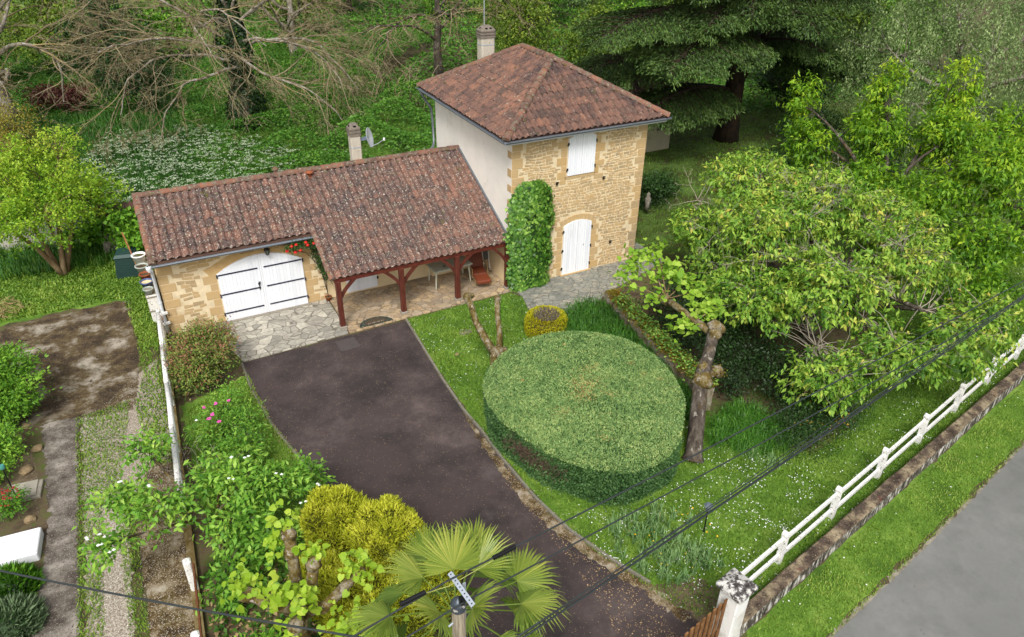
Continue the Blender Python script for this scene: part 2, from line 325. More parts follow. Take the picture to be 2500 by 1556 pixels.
M['meadowL'] = leafmat('meadow_leaf', ['#234f14', '#37701c', '#4f8d26', '#74aa3c'])
M['tallgrassL'] = leafmat('tall_grass', ['#24551a', '#357020', '#4d8c2a', '#76a648'])
# ---------------------------------------------------------------- ground
def wall_y(x): return -13.88 + .197*x                      # outer face of the street wall
gr = mesh_obj('ground', [(-160, -60, 0), (220, -60, 0), (220, 200, 0), (-160, 200, 0)], [(0, 1, 2, 3)], [.5], None, [M['soil']]); gr['kind'] = 'structure'
LAWN1 = [(-4.02, -.35), (-.15, -.28), (.1, -.8), (-.1, -1.6), (.35, -2.9), (1.9, -3.2), (1.7, -9.6), (6, -9.5), (14, -5), (30, -6), (30, -8.2), (12, -11.3), (-1.9, -14.0), (-2.4, -13.9), (-3.1, -13.3), (-3.85, -11.2), (-4.1, -9.6), (-4.22, -7.5), (-4.25, -5.6), (-4.2, -3)]
sheet('lawn', LAWN1, .004, M['lawn'], .02)
sheet('lawn_strip', [(-11.2, -1.9), (-9.35, -1.2), (-9.2, -3.8), (-8.7, -5.6), (-8.3, -7.2), (-9.5, -9), (-11.2, -9)], .004, M['lawn'], .035, .09)
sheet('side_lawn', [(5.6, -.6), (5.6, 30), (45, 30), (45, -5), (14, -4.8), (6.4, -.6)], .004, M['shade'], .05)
sheet('rear_meadow', [(-22, 6.9), (5.4, 6.9), (5.4, 90), (-60, 90), (-60, 12)], .005, M['lawn'], .05)
sheet('neighbour_lawn', [(-26, 4.4), (-15.6, 5.0), (-12.2, 5.15), (-11.4, 1.5), (-11.3, 6.8), (-26, 11.3)], .006, M['lawn'], .06)
sheet('lane_grass', [(-13.62, -1.2), (-12.35, -1.0), (-12.75, -5.5), (-13.02, -5.7), (-13.15, -13), (-13.72, -13)], .006, M['gravel'], .035, .09)
DRIVE = [(-9.3, -.52), (-9.28, -2.02), (-9.1, -3.87), (-8.84, -5.12), (-8.53, -6.38), (-8.1, -8), (-7.7, -10), (-7.6, -12), (-7.9, -13.7), (-8.2, -15.3), (-2.95, -14.35), (-2.93, -13.5), (-3.26, -12.54), (-3.63, -11.67), (-4.02, -10.55), (-4.22, -9.35), (-4.31, -7.76), (-4.3, -6.49), (-4.36, -5.57), (-4.33, -4.05), (-4.1, -.42)]
sheet('driveway', DRIVE, .008, M['drive'], .010, .1)
k = MB()
KR = [(-4.06, -.4), (-4.29, -4.05), (-4.33, -5.57), (-4.27, -6.49), (-4.27, -7.76), (-4.18, -9.35), (-3.98, -10.55), (-3.6, -11.67), (-3.23, -12.54)]
for a, b in zip(KR, KR[1:]): k.beam((a[0], a[1], .02), (b[0], b[1], .02), .06, .09)
k.tube([(x, y, .02) for x, y in [(-9.32, -.55), (-9.31, -2.02), (-9.13, -3.87), (-8.87, -5.12), (-8.56, -6.38)]], .035, 4)
o = k.build('kerb', M['kerb']); o['kind'] = 'structure'
k = MB(); k.prism([(-9.9, 2.06), (-6.0, 2.06), (-5.98, -.1), (-6.0, -.36), (-9.27, -.5)], -.1, .035)
o = k.build('patio', M['patio']); o['kind'] = 'structure'
k = MB(); k.prism([(-5.95, 2.06), (-.02, 2.06), (-.02, -.02), (.0, -.22), (-4.0, -.3), (-5.95, -.36)], -.1, .045)
o = k.build('porch_floor', M['porch']); o['kind'] = 'structure'
k = MB(); k.prism([(.08, -.02), (5.9, -.02), (5.95, 2), (6.25, 2), (6.3, -.75), (3.2, -1.75), (2.0, -2.3), (1.2, -3.3), (.55, -3.0), (-.15, -1.7), (.1, -.75)], -.1, .04)
o = k.build('garden_path', M['pathstone']); o['kind'] = 'structure'
ys = lambda x, o: wall_y(x)+o
sheet('road', [(-20, -18.9), (-4.2, -15.95), (-.83, -15.2), (1.17, -14.86), (2.88, -14.55), (5.05, -14.12), (8.36, -13.45), (20, -11.2), (60, -3.3), (60, -11), (20, -18.5), (-20, -26)], .012, M['road'], .010, .10)
sheet('road_edge', [(-20, -18.8), (-4.2, -15.85), (-.83, -15.14), (1.17, -14.79), (5.05, -14.06), (8.36, -13.39), (20, -11.14), (60, -3.2), (60, -4.5), (20, -12.2), (-.83, -15.6), (-20, -19.2)], .0085, M['edge'], .03, .12)
sheet('moss_edge', [(-4.36, -5.6), (-4.32, -7.7), (-4.22, -9.3), (-4.0, -10.5), (-3.62, -11.65), (-3.2, -12.6), (-2.95, -13.6), (-3.2, -13.6), (-3.5, -12.6), (-3.9, -11.7), (-4.3, -10.5), (-4.5, -9.3), (-4.52, -7.7), (-4.45, -6.2)], .012, M['brownmoss'], .035, .1)
VERGE = [(-2.2, -14.32), (-.83, -14.05), (30, -8.0), (60, -2.1), (60, -3.3), (8.36, -13.35), (-.83, -15.1), (-3.5, -15.7)]
sheet('verge', VERGE, .004, M['lawn'], .02)
sheet('concrete_pad', [(-15.9, 4.3), (-15.5, 4.85), (-11.97, 5.05), (-12.0, 2), (-12.1, -.06), (-12.35, -1.5), (-13.0, -1.4), (-13.65, -1.2), (-14.8, -1.0), (-15.9, -.4)], .009, M['mosspad'], .035, .09)
sheet('wheel_track', [(-14.55, -1.05), (-13.68, -1.2), (-13.75, -4.5), (-13.8, -8.5), (-13.9, -13), (-14.85, -13), (-14.6, -8), (-14.35, -5)], .013, M['track'], .035, .09)
sheet('gravel_strip', [(-13.3, -5), (-12.75, -4.9), (-12.85, -9), (-12.95, -13), (-13.55, -13), (-13.4, -8)], .0095, M['gravel'], .035, .09)
sheet('gravel_patch', [(-13.3, -1.1), (-11.6, .8), (-11.55, -3), (-12.3, -5), (-13.2, -4.9), (-13.3, -3)], .0032, M['gravel'], .035, .09)
sheet('mossy_strip', [(-12.6, -5.2), (-11.75, -3), (-11.6, -8), (-11.75, -13), (-12.75, -13), (-12.6, -9)], .0075, M['brownmoss'], .035, .09)
sheet('flower_bed', [(-16.5, .2), (-15.0, -1.2), (-14.6, -3), (-14.55, -4.6), (-16.5, -4.4)], .005, M['dirt'], .035, .09)
sheet('shade_bed', [(2.6, -3.2), (7.5, -1.5), (9, -5), (8, -9), (5, -10.8), (3.0, -11.2), (1.5, -9.2)], .006, M['soil'], .035, .09)
sheet('corner_bed', [(-3.2, -12.6), (-2.2, -12.9), (-1.8, -13.7), (-2.7, -14.0), (-3.1, -13.6)], .007, M['dirt'], .035, .09)
k = MB(); k.box((-6.2, -.95, .012), (.62, .62, .02), rz=.02)
o = props(k.build('manhole_cover', flat('manhole', '#5b5350', .9, spots=[(30, .6, .7, '#77706a')])), 'square dull brown inspection cover set in the driveway by the first porch post', 'manhole cover')
# ---------------------------------------------------------------- building helpers
def clip_planes(o, planes):
    bm = bmesh.new(); bm.from_mesh(o.data)
    for co, no in planes:
        bmesh.ops.bisect_plane(bm, geom=bm.verts[:]+bm.edges[:]+bm.faces[:], plane_co=Vector(co)-wloc(o), plane_no=Vector(no), clear_outer=True)
    bm.to_mesh(o.data); bm.free()
TW, TE = .225, .33
def tiles(mb, O, U, V, width, length, vfun=None, skip=None, m=0):
    """real overlapping barrel tiles on the slope O + u*U + v*V"""
    O, U, V = Vector(O), Vector(U).normalized(), Vector(V).normalized(); N = U.cross(V)
    if N.z < 0: N = -N
    px = [0, .03, .055, .085, .115, .145, .17, .20, TW]; pz = [.0, .004, .038, .066, .076, .066, .038, .004, 0]
    nc = int(width/TW)+1; nr = int(length/TE)+1
    for i in range(nc):
        for j in range(nr):
            u0 = i*TW; v0 = j*TE - .02; v1 = v0 + TE + .07
            if u0 + TW/2 > width + .05 or v0 > length - .05: continue
            if skip and skip(u0+TW/2, v0+TE/2): continue
            v1 = min(v1, length)
            du = random.uniform(-.007, .007); dz = random.uniform(0, .008); dv = random.uniform(-.014, .014); tw = random.uniform(-.006, .006)
            a = min(1, max(0, random.gauss(.5, .2) + (vfun(u0, v0) if vfun else 0)))
            VV = []
            for (vv, lift) in ((v0+dv, .026+dz), (v1, .003+dz*.3)):
                for x, z in zip(px, pz):
                    VV.append(O + U*(u0+x+du+(tw if vv > v0+.1 else 0)) + V*vv + N*(z+lift))
            n = len(px)
            for x, z in zip(px, pz): VV.append(O + U*(u0+x+du) + V*(v0+dv+.004) + N*(z+.008+dz))
            F = [(q, q+1, n+q+1, n+q) for q in range(n-1)] + [(2*n+q, 2*n+q+1, q+1, q) for q in range(n-1)]
            mb.add(VV, F, a, m)
def caps(mb, p0, p1, r=.11, up=(0, 0, 1), m=0, ext=.4):
    p0, p1 = Vector(p0), Vector(p1); d = p1-p0; L = d.length; d.normalize(); s = d.cross(Vector(up)).normalized(); n = s.cross(d)
    k = int(L/ext)+1
    for i in range(k):
        a = i*L/k - .03; b = (i+1)*L/k + .02; V = []
        rr = random.uniform(.95, 1.05)*r; sh = random.uniform(-.01, .01)
        for (t, q) in ((a, rr*1.08), (b, rr*.9)):
            for j in range(9):
                w = math.pi*(j/8); V.append(p0 + d*t + s*(math.cos(w)*q*1.15+sh) + n*(math.sin(w)*q - .03))
        c = len(V); V.append(p0 + d*a + n*(-.03))
        F = [(j, j+1, 9+j+1, 9+j) for j in range(8)] + [(j+1, j, c) for j in range(8)]
        mb.add(V, F, random.random(), m)
def stones(mb, u0, u1, z0, z1, place, holes=(), rowh=(.07, .15), lw=(.12, .34), skipp=0., a=(.0, .75), m=1, proud=.012, gap=.009, irr=1.):
    z = z0
    while z < z1-.03:
        h = random.uniform(*rowh); h = min(h, z1-z); u = u0
        while u < u1-.02:
            w = random.uniform(*lw)*(.8+h*2.5); w = min(w, u1-u)
            if u1-(u+w) < .08: w = u1-u
            c = (u+w/2, z+h/2); bad = random.random() < skipp
            for hh in holes:
                if hh(u+gap, z+gap) or hh(u+w-gap, z+gap) or hh(u+gap, z+h-gap) or hh(u+w-gap, z+h-gap) or hh(*c): bad = True
            if not bad and w > .05:
                g = gap*random.uniform(.6, 1.6); j = lambda: random.uniform(-.014, .014)
                hh2 = h
                if random.random() < .25 and h > .1: hh2 = h
                wv = lambda x, y: y + irr*(.03*math.sin(x*2.7+y*3.1) + .014*math.sin(x*7.3+y*5))
                cut = random.random() < .3*irr
                q = [(u+g+j(), z+g+j()), (u+w-g+j(), z+g+j()), (u+w-g+j(), z+hh2-g+j()-(h*.25 if cut else 0)), (u+g+j(), z+hh2-g+j())]
                q = [(x, wv(x, y)) for x, y in q]
                pr = proud*random.uniform(.4, 1.3); b = .010
                inn = [(q[0][0]+b, q[0][1]+b), (q[1][0]-b, q[1][1]+b), (q[2][0]-b, q[2][1]-b), (q[3][0]+b, q[3][1]-b)]
                V = [place(x, y, 0) for x, y in q] + [place(x, y, pr) for x, y in inn]
                mb.add(V, [(4, 5, 6, 7), (0, 1, 5, 4), (1, 2, 6, 5), (2, 3, 7, 6), (3, 0, 4, 7)], random.uniform(*a), m)
            u += w
        z += h
def block(mb, u0, u1, z0, z1, place, a, m=1, pr=.016, b=.012):
    q = [(u0, z0), (u1, z0), (u1, z1), (u0, z1)]; inn = [(u0+b, z0+b), (u1-b, z0+b), (u1-b, z1-b), (u0+b, z1-b)]
    mb.add([place(x, y, 0) for x, y in q]+[place(x, y, pr) for x, y in inn], [(4, 5, 6, 7), (0, 1, 5, 4), (1, 2, 6, 5), (2, 3, 7, 6), (3, 0, 4, 7)], a, m)
def rect(u0, u1, z0, z1): return lambda x, z: u0 < x < u1 and z0 < z < z1
def arch_z(x, xl, xr, zs, rise):
    t = (x-(xl+xr)/2)/((xr-xl)/2); t = max(-1, min(1, t)); return zs + rise*math.sqrt(max(0, 1-t*t*.75)) - rise*.5 if False else zs + rise*(1-t*t)
def planks(name, m, parent, xl, xr, z0, zs, rise, AL, AR, y, n, th=.035):
    """vertical boards from xl to xr under the arch spanning AL..AR"""
    mb = MB(); w = (xr-xl)/n
    for i in range(n):
        a = xl+i*w+.005; b = xl+(i+1)*w-.005; tops = [(a+(b-a)*t, arch_z(a+(b-a)*t, AL, AR, zs, rise)) for t in (0, .5, 1)]
        mb.plate([(a, z0), (b, z0)] + tops[::-1], y - random.uniform(0, .002), y+th, a=random.random())
    mb.plate([(xl+.004, z0+.01), (xr-.004, z0+.01)] + [(xr-.004-(xr-xl-.008)*t/6, arch_z(xr-.004-(xr-xl-.008)*t/6, AL, AR, zs, rise)-.01) for t in range(7)], y+.014, y+th-.004)
    return mb.build(name, m, parent)
# ---------------------------------------------------------------- tower house
TWX, TWY, TH = 5.345, 6.38, 5.5
house = thing('stone_house', (TWX/2, TWY/2, 0), 'two storey house of ochre rubble stone with hipped clay tile roof and white shutters', 'house')
mb = MB(); mb.box((TWX/2, TWY/2, TH/2+.0), (TWX, TWY, TH), m=0)
# plaster faces stay slot 0, mortar is a thin sheet on the front and right side
mb.box((TWX/2, -.004, TH/2), (TWX-.002, .012, TH-.02), m=2)
mb.box((TWX+.004, TWY/2, TH/2), (.012, TWY-.01, TH-.02), m=2)
front = lambda u, z, p: (u, -.0105-p, z)
right = lambda u, z, p: (TWX+.0105+p, u, z)
D1 = (2.09, 3.275, .06, 1.98, .16); W1 = (2.10, 3.20, 3.86, 5.14, .17)   # xl xr z0 spring rise
def archhole(o, pad=.0): return lambda x, z: o[0]-pad < x < o[1]+pad and o[2]-pad < z < arch_z(x, o[0], o[1], o[3], o[4])+pad
holes = [archhole(D1, .02), archhole(W1, .02)]
rects = []
z = .02; i = 0
while z < TH-.15:                                                        # corner quoins
    h = random.uniform(.24, .36); h = min(h, TH-.02-z); w = .42 if i % 2 else .26
    w += random.uniform(-.04, .06); block(mb, .004, w, z+.008, z+h-.008, front, random.uniform(.45, .8)); rects.append(rect(-1, w+.01, z, z+h))
    w2 = (.4 if i % 2 else .27)+random.uniform(-.05, .05)
    block(mb, TWX-w2, TWX-.004, z+.008, z+h-.008, front, random.uniform(.25, .65) if z > .9 else random.uniform(.05, .5)); rects.append(rect(TWX-w2-.01, 9, z, z+h))
    if i % 2 == 0: mb.box((-.004, .14, z+h/2), (.014, .27, h-.02), a=random.uniform(.4, .7), m=1)
    z += h; i += 1
for o_, si in ((D1, 1), (W1, 1)):
    z = o_[2]-(.3 if o_ is W1 else 0); i = 0
    while z < o_[3]+.02:
        h = random.uniform(.2, .32); h = min(h, o_[3]+.05-z)
        if h < .08: break
        for sd_ in (-1, 1):
            w = (.36 if (i+(sd_ > 0)) % 2 else .2)+random.uniform(-.03, .06)
            if sd_ < 0: u0, u1 = o_[0]-w, o_[0]-.015
            else: u0, u1 = o_[1]+.015, o_[1]+w
            block(mb, u0, u1, z+.006, z+h-.006, front, random.uniform(.4, .85)); rects.append(rect(u0-.01, u1+.01, z, z+h))
        z += h; i += 1
    nv = 9
    for v in range(nv):                                                  # voussoirs
        xa = o_[0]-.1+(o_[1]-o_[0]+.2)*v/nv+.006; xb = o_[0]-.1+(o_[1]-o_[0]+.2)*(v+1)/nv-.006; H = .2
        za, zb = arch_z(xa, *o_[:2], *o_[3:])+.02, arch_z(xb, *o_[:2], *o_[3:])+.02
        ka = (xa-(o_[0]+o_[1])/2)*.12; kb = (xb-(o_[0]+o_[1])/2)*.12
        if za+H > TH-.03: continue
        V = [front(xa, za, 0), front(xb, zb, 0), front(xb+kb, zb+H, 0), front(xa+ka, za+H, 0), front(xa+.008, za+.008, .016), front(xb-.008, zb+.008, .016), front(xb+kb-.008, zb+H-.008, .016), front(xa+ka+.008, za+H-.008, .016)]
        mb.add(V, [(4, 5, 6, 7), (0, 1, 5, 4), (1, 2, 6, 5), (2, 3, 7, 6), (3, 0, 4, 7)], random.uniform(.4, .8), 1)
    rects.append(lambda x, z, o_=o_: o_[0]-.14 < x < o_[1]+.14 and o_[3]-.1 < z < arch_z(x, *o_[:2], *o_[3:])+.24)
block(mb, W1[0]-.08, W1[1]+.08, W1[2]-.14, W1[2]-.02, front, .5); rects.append(rect(W1[0]-.1, W1[1]+.1, W1[2]-.15, W1[2]))
stones(mb, .0, TWX, .02, TH-.03, front, holes+rects, a=(.1, .66), rowh=(.07, .135), lw=(.09, .25))
stones(mb, .0, TWY, .02, TH-.03, right, (), rowh=(.1, .2), lw=(.2, .5), a=(.05, .7))
mb.build('wall', [M['plaster'], M['stone'], M['mortar']], house)
E1 = 5.56; HR_ = 7.23; ox = .46; XL, XR, YF, YB = -ox, 5.81, -ox, 6.84; RX, RY1, RY2 = 2.65, 2.216, 4.304
roof = MB()
e = [(XL, YF, E1), (XR, YF, E1), (XR, YB, E1), (XL, YB, E1), (RX, RY1, HR_), (RX, RY2, HR_), (XL, YF, E1-.06), (XR, YF, E1-.06), (XR, YB, E1-.06), (XL, YB, E1-.06)]
roof.add(e, [(0, 1, 4), (1, 2, 5, 4), (2, 3, 5), (3, 0, 4, 5), (6, 7, 1, 0), (7, 8, 2, 1), (8, 9, 3, 2), (9, 6, 0, 3), (9, 8, 7, 6)], .1, 1)
roofo = roof.build('roof', [M['tilewarm'], flat('roof_deck', '#4a3a33', .95)], house)
def slope(O, U, V, w, l, planes, vf=None, mt='tilewarm', name='roof_tiles'):
    mb = MB(); tiles(mb, O, U, V, w, l, vf); o = mb.build(name, [M[mt]], roofo); clip_planes(o, planes); return o
P = [Vector(x) for x in e[:6]]
def hipplane(a, b, keep):
    n = (b-a).cross(Vector((0, 0, 1))).normalized()
    if (keep-a).dot(n) > 0: n = -n
    return (a, n)
fc = Vector((RX, YF, E1)); lc = Vector((XL, 3.2, E1)); rc = Vector((XR, 3.2, E1)); bc = Vector((RX, YB, E1))
sf = Vector((0, RY1-YF, HR_-E1)); sl = Vector((RX-XL, 0, HR_-E1)); sr = Vector((RX-XR, 0, HR_-E1)); sb = Vector((0, RY2-YB, HR_-E1))
o1 = slope(P[0], (1, 0, 0), sf, XR-XL, sf.length, [hipplane(P[0], P[4], fc), hipplane(P[1], P[4], fc)], lambda u, v: -.16+.1*(v < 1))
o2 = slope(P[3], (0, -1, 0), sl, YB-YF, sl.length, [hipplane(P[0], P[4], lc), hipplane(P[3], P[5], lc)], lambda u, v: .05)
o3 = slope(P[1], (0, 1, 0), sr, YB-YF, sr.length, [hipplane(P[1], P[4], rc), hipplane(P[2], P[5], rc)])
o4 = slope(P[2], (-1, 0, 0), sb, XR-XL, sb.length, [hipplane(P[2], P[5], bc), hipplane(P[3], P[5], bc)])
mb = MB(); up_ = Vector((0, 0, .05))
for a, b in ((P[0], P[4]), (P[1], P[4]), (P[2], P[5]), (P[3], P[5]), (P[4], P[5])): caps(mb, a+up_, b+up_, .12)
mb.build('ridge_tiles', M['ridge'], roofo)
def gutter(name, p0, p1, outv, parent, r=.065, fascia=True, m='zinc'):
    p0, p1, outv = Vector(p0), Vector(p1), Vector(outv); mb = MB(); n = 7
    V = []
    for p in (p0, p1):
        for rr in (r, r-.006):
            for j in range(n):
                t = math.pi + math.pi*j/(n-1); V.append(p + outv*(math.cos(t)*rr) + Vector((0, 0, math.sin(t)*rr)))
    F = []
    for j in range(n-1):
        F += [(j, j+1, 2*n+j+1, 2*n+j), (n+j+1, n+j, 3*n+j, 3*n+j+1)]
    F += [(0, n, 3*n, 2*n), (n-1, 2*n-1, 4*n-1, 3*n-1)] + [(j, n+j, n+j+1, j+1) for j in range(n-1)] + [(2*n+j, 3*n+j, 3*n+j+1, 2*n+j+1) for j in range(n-1)]
    mb.add(V, F); mb.tube([p0+outv*r, p1+outv*r], .010, 6)
    return mb.build(name, M[m], parent)
gz = E1-.045
gutter('gutter', (XL-.06, YF-.06, gz), (XR+.06, YF-.06, gz), (0, -1, 0), house)
gutter('gutter', (XL-.06, YB+.06, gz), (XL-.06, YF-.06, gz), (-1, 0, 0), house)
gutter('gutter', (XR+.06, YF-.06, gz), (XR+.06, YB+.06, gz), (1, 0, 0), house)
mb = MB()
mb.box((RX, YF+.02, E1-.11), (XR-XL-.04, .02, .13)); mb.box((XL+.02, 3.19, E1-.11), (.02, YB-YF-.06, .13)); mb.box((XR-.02, 3.19, E1-.11), (.02, YB-YF-.06, .13))
mb.box((RX, -.22, E1-.085), (XR-XL-.06, .42, .012)); mb.box((-.22, 3.3, E1-.088), (.4, YB-YF-.5, .012)); mb.box((TWX+.23, 3.3, E1-.088), (.4, YB-YF-.5, .012))
mb.build('fascia', M['gutterwhite'], house)
mb = MB(); mb.tube([(-.50, 6.6, gz-.05), (-.40, 6.6, gz-.3), (-.12, 6.5, gz-.75), (-.1, 6.45, 4.2), (-.1, 6.4, 3.5), (-.22, 6.2, 3.36), (-.5, 5.9, 3.3), (-.9, 5.6, 3.28)], .05, 8)
mb.build('downpipe', M['zinc'], house, True)
mb = MB(); mb.box((-.012, 5.9, 5.0), (.02, .28, .5)); mb.box((-.03, 5.95, 5.13), (.03, .05, .05)); mb.build('wall_patch', M['plaster'], house)
def shutter_set(kind, o_, hinges, n=6):
    xl, xr, z0, zs, rise = o_; xm = (xl+xr)/2
    ls = []
    for a, b in ((xl+.01, xm-.004), (xm+.004, xr-.01)):
        l = planks(kind, M['white'], house, a, b, z0, zs, rise, xl, xr, -.058, n, .04); ls.append(l)
    for l, sx in zip(ls, (xl, xr)):
        for hz in hinges:
            mb = MB(); mb.box((sx, -.065, hz), (.045, .03, .075)); mb.box((sx+(-.02 if sx == xl else .02), -.05, hz-.05), (.02, .05, .05)); mb.build('hinge', M['iron'], l)
shutter_set('shutter', W1, (4.1, 4.98)); shutter_set('door_leaf', D1, (.33, 1.05, 1.8))
mb = MB(); mb.box((2.95, -.075, 1.15), (.05, .03, .03)); mb.build('door_handle', M['galv'], house)
mb = MB(); mb.box(((D1[0]+D1[1])/2, -.05, .05), (1.3, .14, .05)); mb.build('doorstep', M['stone'], house)
for x, z in ((1.72, 3.66), (3.62, 3.56), (4.15, .98)):
    mb = MB(); mb.box((x, -.05, z), (.035, .06, .11)); mb.box((x, -.085, z+.045), (.13, .02, .03), rz=.2); mb.build('shutter_catch', M['iron'], house)
# tower chimney: shaft, strap, three slabs, pierced cap
def chimney(root_parent, cx, cy_, z0, z1, w, d, oct_=True, name='chimney', cap='capstone', shaft='render'):
    def ring(s, z): 
        a, b, c = w/2*s, d/2*s, .12*w*s if oct_ else .03
        return [(cx+x, cy_+y) for x, y in ((a-c, -b), (a, -b+c), (a, b-c), (a-c, b), (-a+c, b), (-a, b-c), (-a, -b+c), (-a+c, -b))]
    mb = MB(); mb.prism(ring(1, 0), z0, z1); ch = mb.build(name, M[shaft], root_parent)
    mb = MB(); z = z1
    for s, h in ((1.14, .07), (1.0, .035), (1.12, .07), (.98, .035)): mb.prism(ring(s, 0), z, z+h); z += h
    lo, hi = ring(1.1, 0), ring(.55, 0); n = 8
    V = [(x, y, z) for x, y in lo]+[(x, y, z+.05) for x, y in lo]+[(x, y, z+.2) for x, y in hi]
    mb.add(V, [tuple(range(7, -1, -1))]+[(i, (i+1) % n, n+(i+1) % n, n+i) for i in range(n)]+[(n+i, n+(i+1) % n, 2*n+(i+1) % n, 2*n+i) for i in range(n)]+[tuple(range(16, 24))])
    mb.build('chimney_cap', M[cap], ch)
    nn = Vector((0, -.15, d/2*.55)).normalized()
    for kx in ((-.2, .2) if w > .5 else (0,)):
        mb = MB(); c0 = Vector((cx+kx*w*1.3*.6, cy_-d*.42, z+.12)); T_ = Vector((0, d*.3, .15)).normalized(); mb.lathe([(.0, 0), (1, 0)], c0+Vector((0, -.012, .008)), 12, R=Matrix((Vector((.06, 0, 0)), T_*.035, Vector((0, 0, 1)))).transposed()); mb.build('flue_hole', M['dark'], ch)
    mb = MB(); c0 = Vector((cx-w*.42, cy_, z+.12)); T_ = Vector((w*.3, 0, .15)).normalized(); mb.lathe([(.0, 0), (1, 0)], c0+Vector((-.012, 0, .008)), 12, R=Matrix((Vector((0, .06, 0)), T_*.035, Vector((0, 0, 1)))).transposed())
    mb.build('flue_hole', M['dark'], ch)
    zs = z1-.28 if oct_ else z1-.42
    mb = MB(); rr = ring(1.03, 0); r1 = ring(1.0, 0)
    mb.prism(rr, zs, zs+.035); mb.build('metal_band', M['galv'], ch)
    return ch, z
chimney(house, 2.36, 6.72, 5.6, 7.18, .58, .5)
mast = thing('antenna_mast', (2.42, 7.08, 0), 'thin galvanised aerial mast rising behind the tall tower chimney', 'antenna')
mb = MB(); mb.tube([(2.45, 7.06, 6.7), (2.45, 7.06, 9.6)], .016, 6); mb.build('pole', M['galv'], mast)
mb = MB(); mb.box((2.45, 7.01, 7.0), (.1, .1, .05)); mb.build('bracket', M['galv'], mast)
# ---------------------------------------------------------------- garage and porch
GX, GY = -10.97, 2.085; SL = (3.85-2.66)/(4.237-1.73); RYG = 4.237; RZ = 3.84
garage = thing('garage_building', (-5.5, 3, 0), 'low stone garage and timber porch under one long mottled clay tile roof', 'garage')
def roofz(y): return RZ - (RYG-y)*SL
mb = MB()
mb.add([(GX, GY, 0), (-5.95, GY, 0), (-5.95, 6.6, 0), (GX, 6.6, 0), (GX, GY, roofz(GY)-.06), (-5.95, GY, roofz(GY)-.06), (-5.95, 6.6, 2.7), (GX, 6.6, 2.7), (GX, RYG, RZ-.06), (-5.95, RYG, RZ-.06)],
       [(0, 1, 5, 4), (1, 2, 6, 9, 5), (2, 3, 7, 6), (3, 0, 4, 8, 7), (4, 5, 9, 8), (8, 9, 6, 7)], m=0)
gf = lambda u, z, p: (u, GY-.002-p, z); gl = lambda u, z, p: (GX-.002-p, u, z)
GD = (-9.32, -6.645, .02, 1.75, .44)
gz_ = roofz(GY)-.1
rects = [lambda x, z: GD[0]-.02 < x < GD[1]+.02 and z < arch_z(x, *GD[:2], *GD[3:])+.34 and (z > 1.6 or z < 9) and z < arch_z(x, *GD[:2], *GD[3:])+.34]
z = .02; i = 0
while z < gz_-.1:
    h = random.uniform(.24, .36); h = min(h, gz_-z); w = .45 if i % 2 else .28
    block(mb, GX+.004, GX+w, z+.008, z+h-.008, gf, random.uniform(.45, .65), pr=.006); rects.append(rect(-99, GX+w+.01, z, z+h))
    for sd_ in (-1, 1):
        w = (.42 if (i+(sd_ > 0)) % 2 else .24)
        if z > 1.85: continue
        if sd_ < 0: u0, u1 = GD[0]-w, GD[0]-.015
        else: u0, u1 = GD[1]+.015, GD[1]+w
        block(mb, u0, u1, z+.006, z+h-.006, gf, random.uniform(.45, .7) , pr=.006); rects.append(rect(u0-.01, u1+.01, z, z+h))
    z += h; i += 1
nv = 13                                                                  # arch stones over the garage door
for v in range(nv):
    xa = GD[0]-.18+(GD[1]-GD[0]+.36)*v/nv; xb = GD[0]-.18+(GD[1]-GD[0]+.36)*(v+1)/nv; f2 = lambda x: arch_z(x, *GD[:2], *GD[3:])+.015-(.25*max(0, abs(x-(GD[0]+GD[1])/2)-(GD[1]-GD[0])/2))
    H = .26; za, zb = f2(xa), f2(xb); ka, kb = (xa+7.98)*.12, (xb+7.98)*.12
    q = [(xa, za), (xb, zb), (xb+kb, min(zb+H, gz_)), (xa+ka, min(za+H, gz_))]
    mb.add([gf(x, y, .001) for x, y in q]+[gf(x, y, .010) for x, y in q], [(4, 5, 6, 7), (0, 1, 5, 4), (1, 2, 6, 5), (2, 3, 7, 6), (3, 0, 4, 7)], .82+.03*(v % 2), 1)
stones(mb, GX+.01, -5.97, .02, 2.1, gf, rects, a=(.15, .5), skipp=.35, proud=.006, rowh=(.09, .16), lw=(.12, .36))
stones(mb, GX+.01, -5.97, 2.1, gz_, gf, rects, a=(.5, .8), skipp=.1, proud=.006, rowh=(.1, .15), lw=(.16, .36))
stones(mb, GY+.01, 6.5, .02, 2.5, gl, (), a=(.1, .6), skipp=.2, rowh=(.1, .2))
mb.build('garage_wall', [M['mortar'], M['stone']], garage)
mb = MB(); mb.box((-2.98, GY+.1, 1.35), (5.9, .2, 2.7)); 
mb.box((-.006, 1.03, 1.0), (.01, 2.05, 1.9)); mb.box((-2.9, GY-.03, .16), (2.4, .05, .24)) if False else None
mb.build('porch_back_wall', M['porchwall'], garage)
mb = MB(); mb.box((-1.1, GY-.06, .22), (2.1, .12, .34)); mb.build('wall_ledge', M['porchwall'], garage)
lf = planks('cupboard_door', M['white'], garage, -5.28, -4.18, .1, 1.42, 0.0, -5.28, -4.18, GY-.035, 9, .03)
for hz in (.45, 1.1):
    mb = MB(); mb.box((-4.17, GY-.05, hz), (.05, .03, .09)); mb.build('hinge', M['iron'], lf)
mb = MB(); tiles(mb, (-11.02, -.0, roofz(0)), (1, 0, 0), (0, 1, SL), 11.0, 1.0*math.hypot(RYG, RYG*SL), lambda u, v: (.1 if u > 8.2 else -.06)+(.06 if u > 10 else 0), skip=lambda u, v: u < 4.8 and v < (1.70)*math.hypot(1, SL))
ro = mb.build('roof_tiles', [M['tile']], garage)
mb = MB()
def rp(x, y, dz=0): return (x, y, roofz(y)-.012+dz)
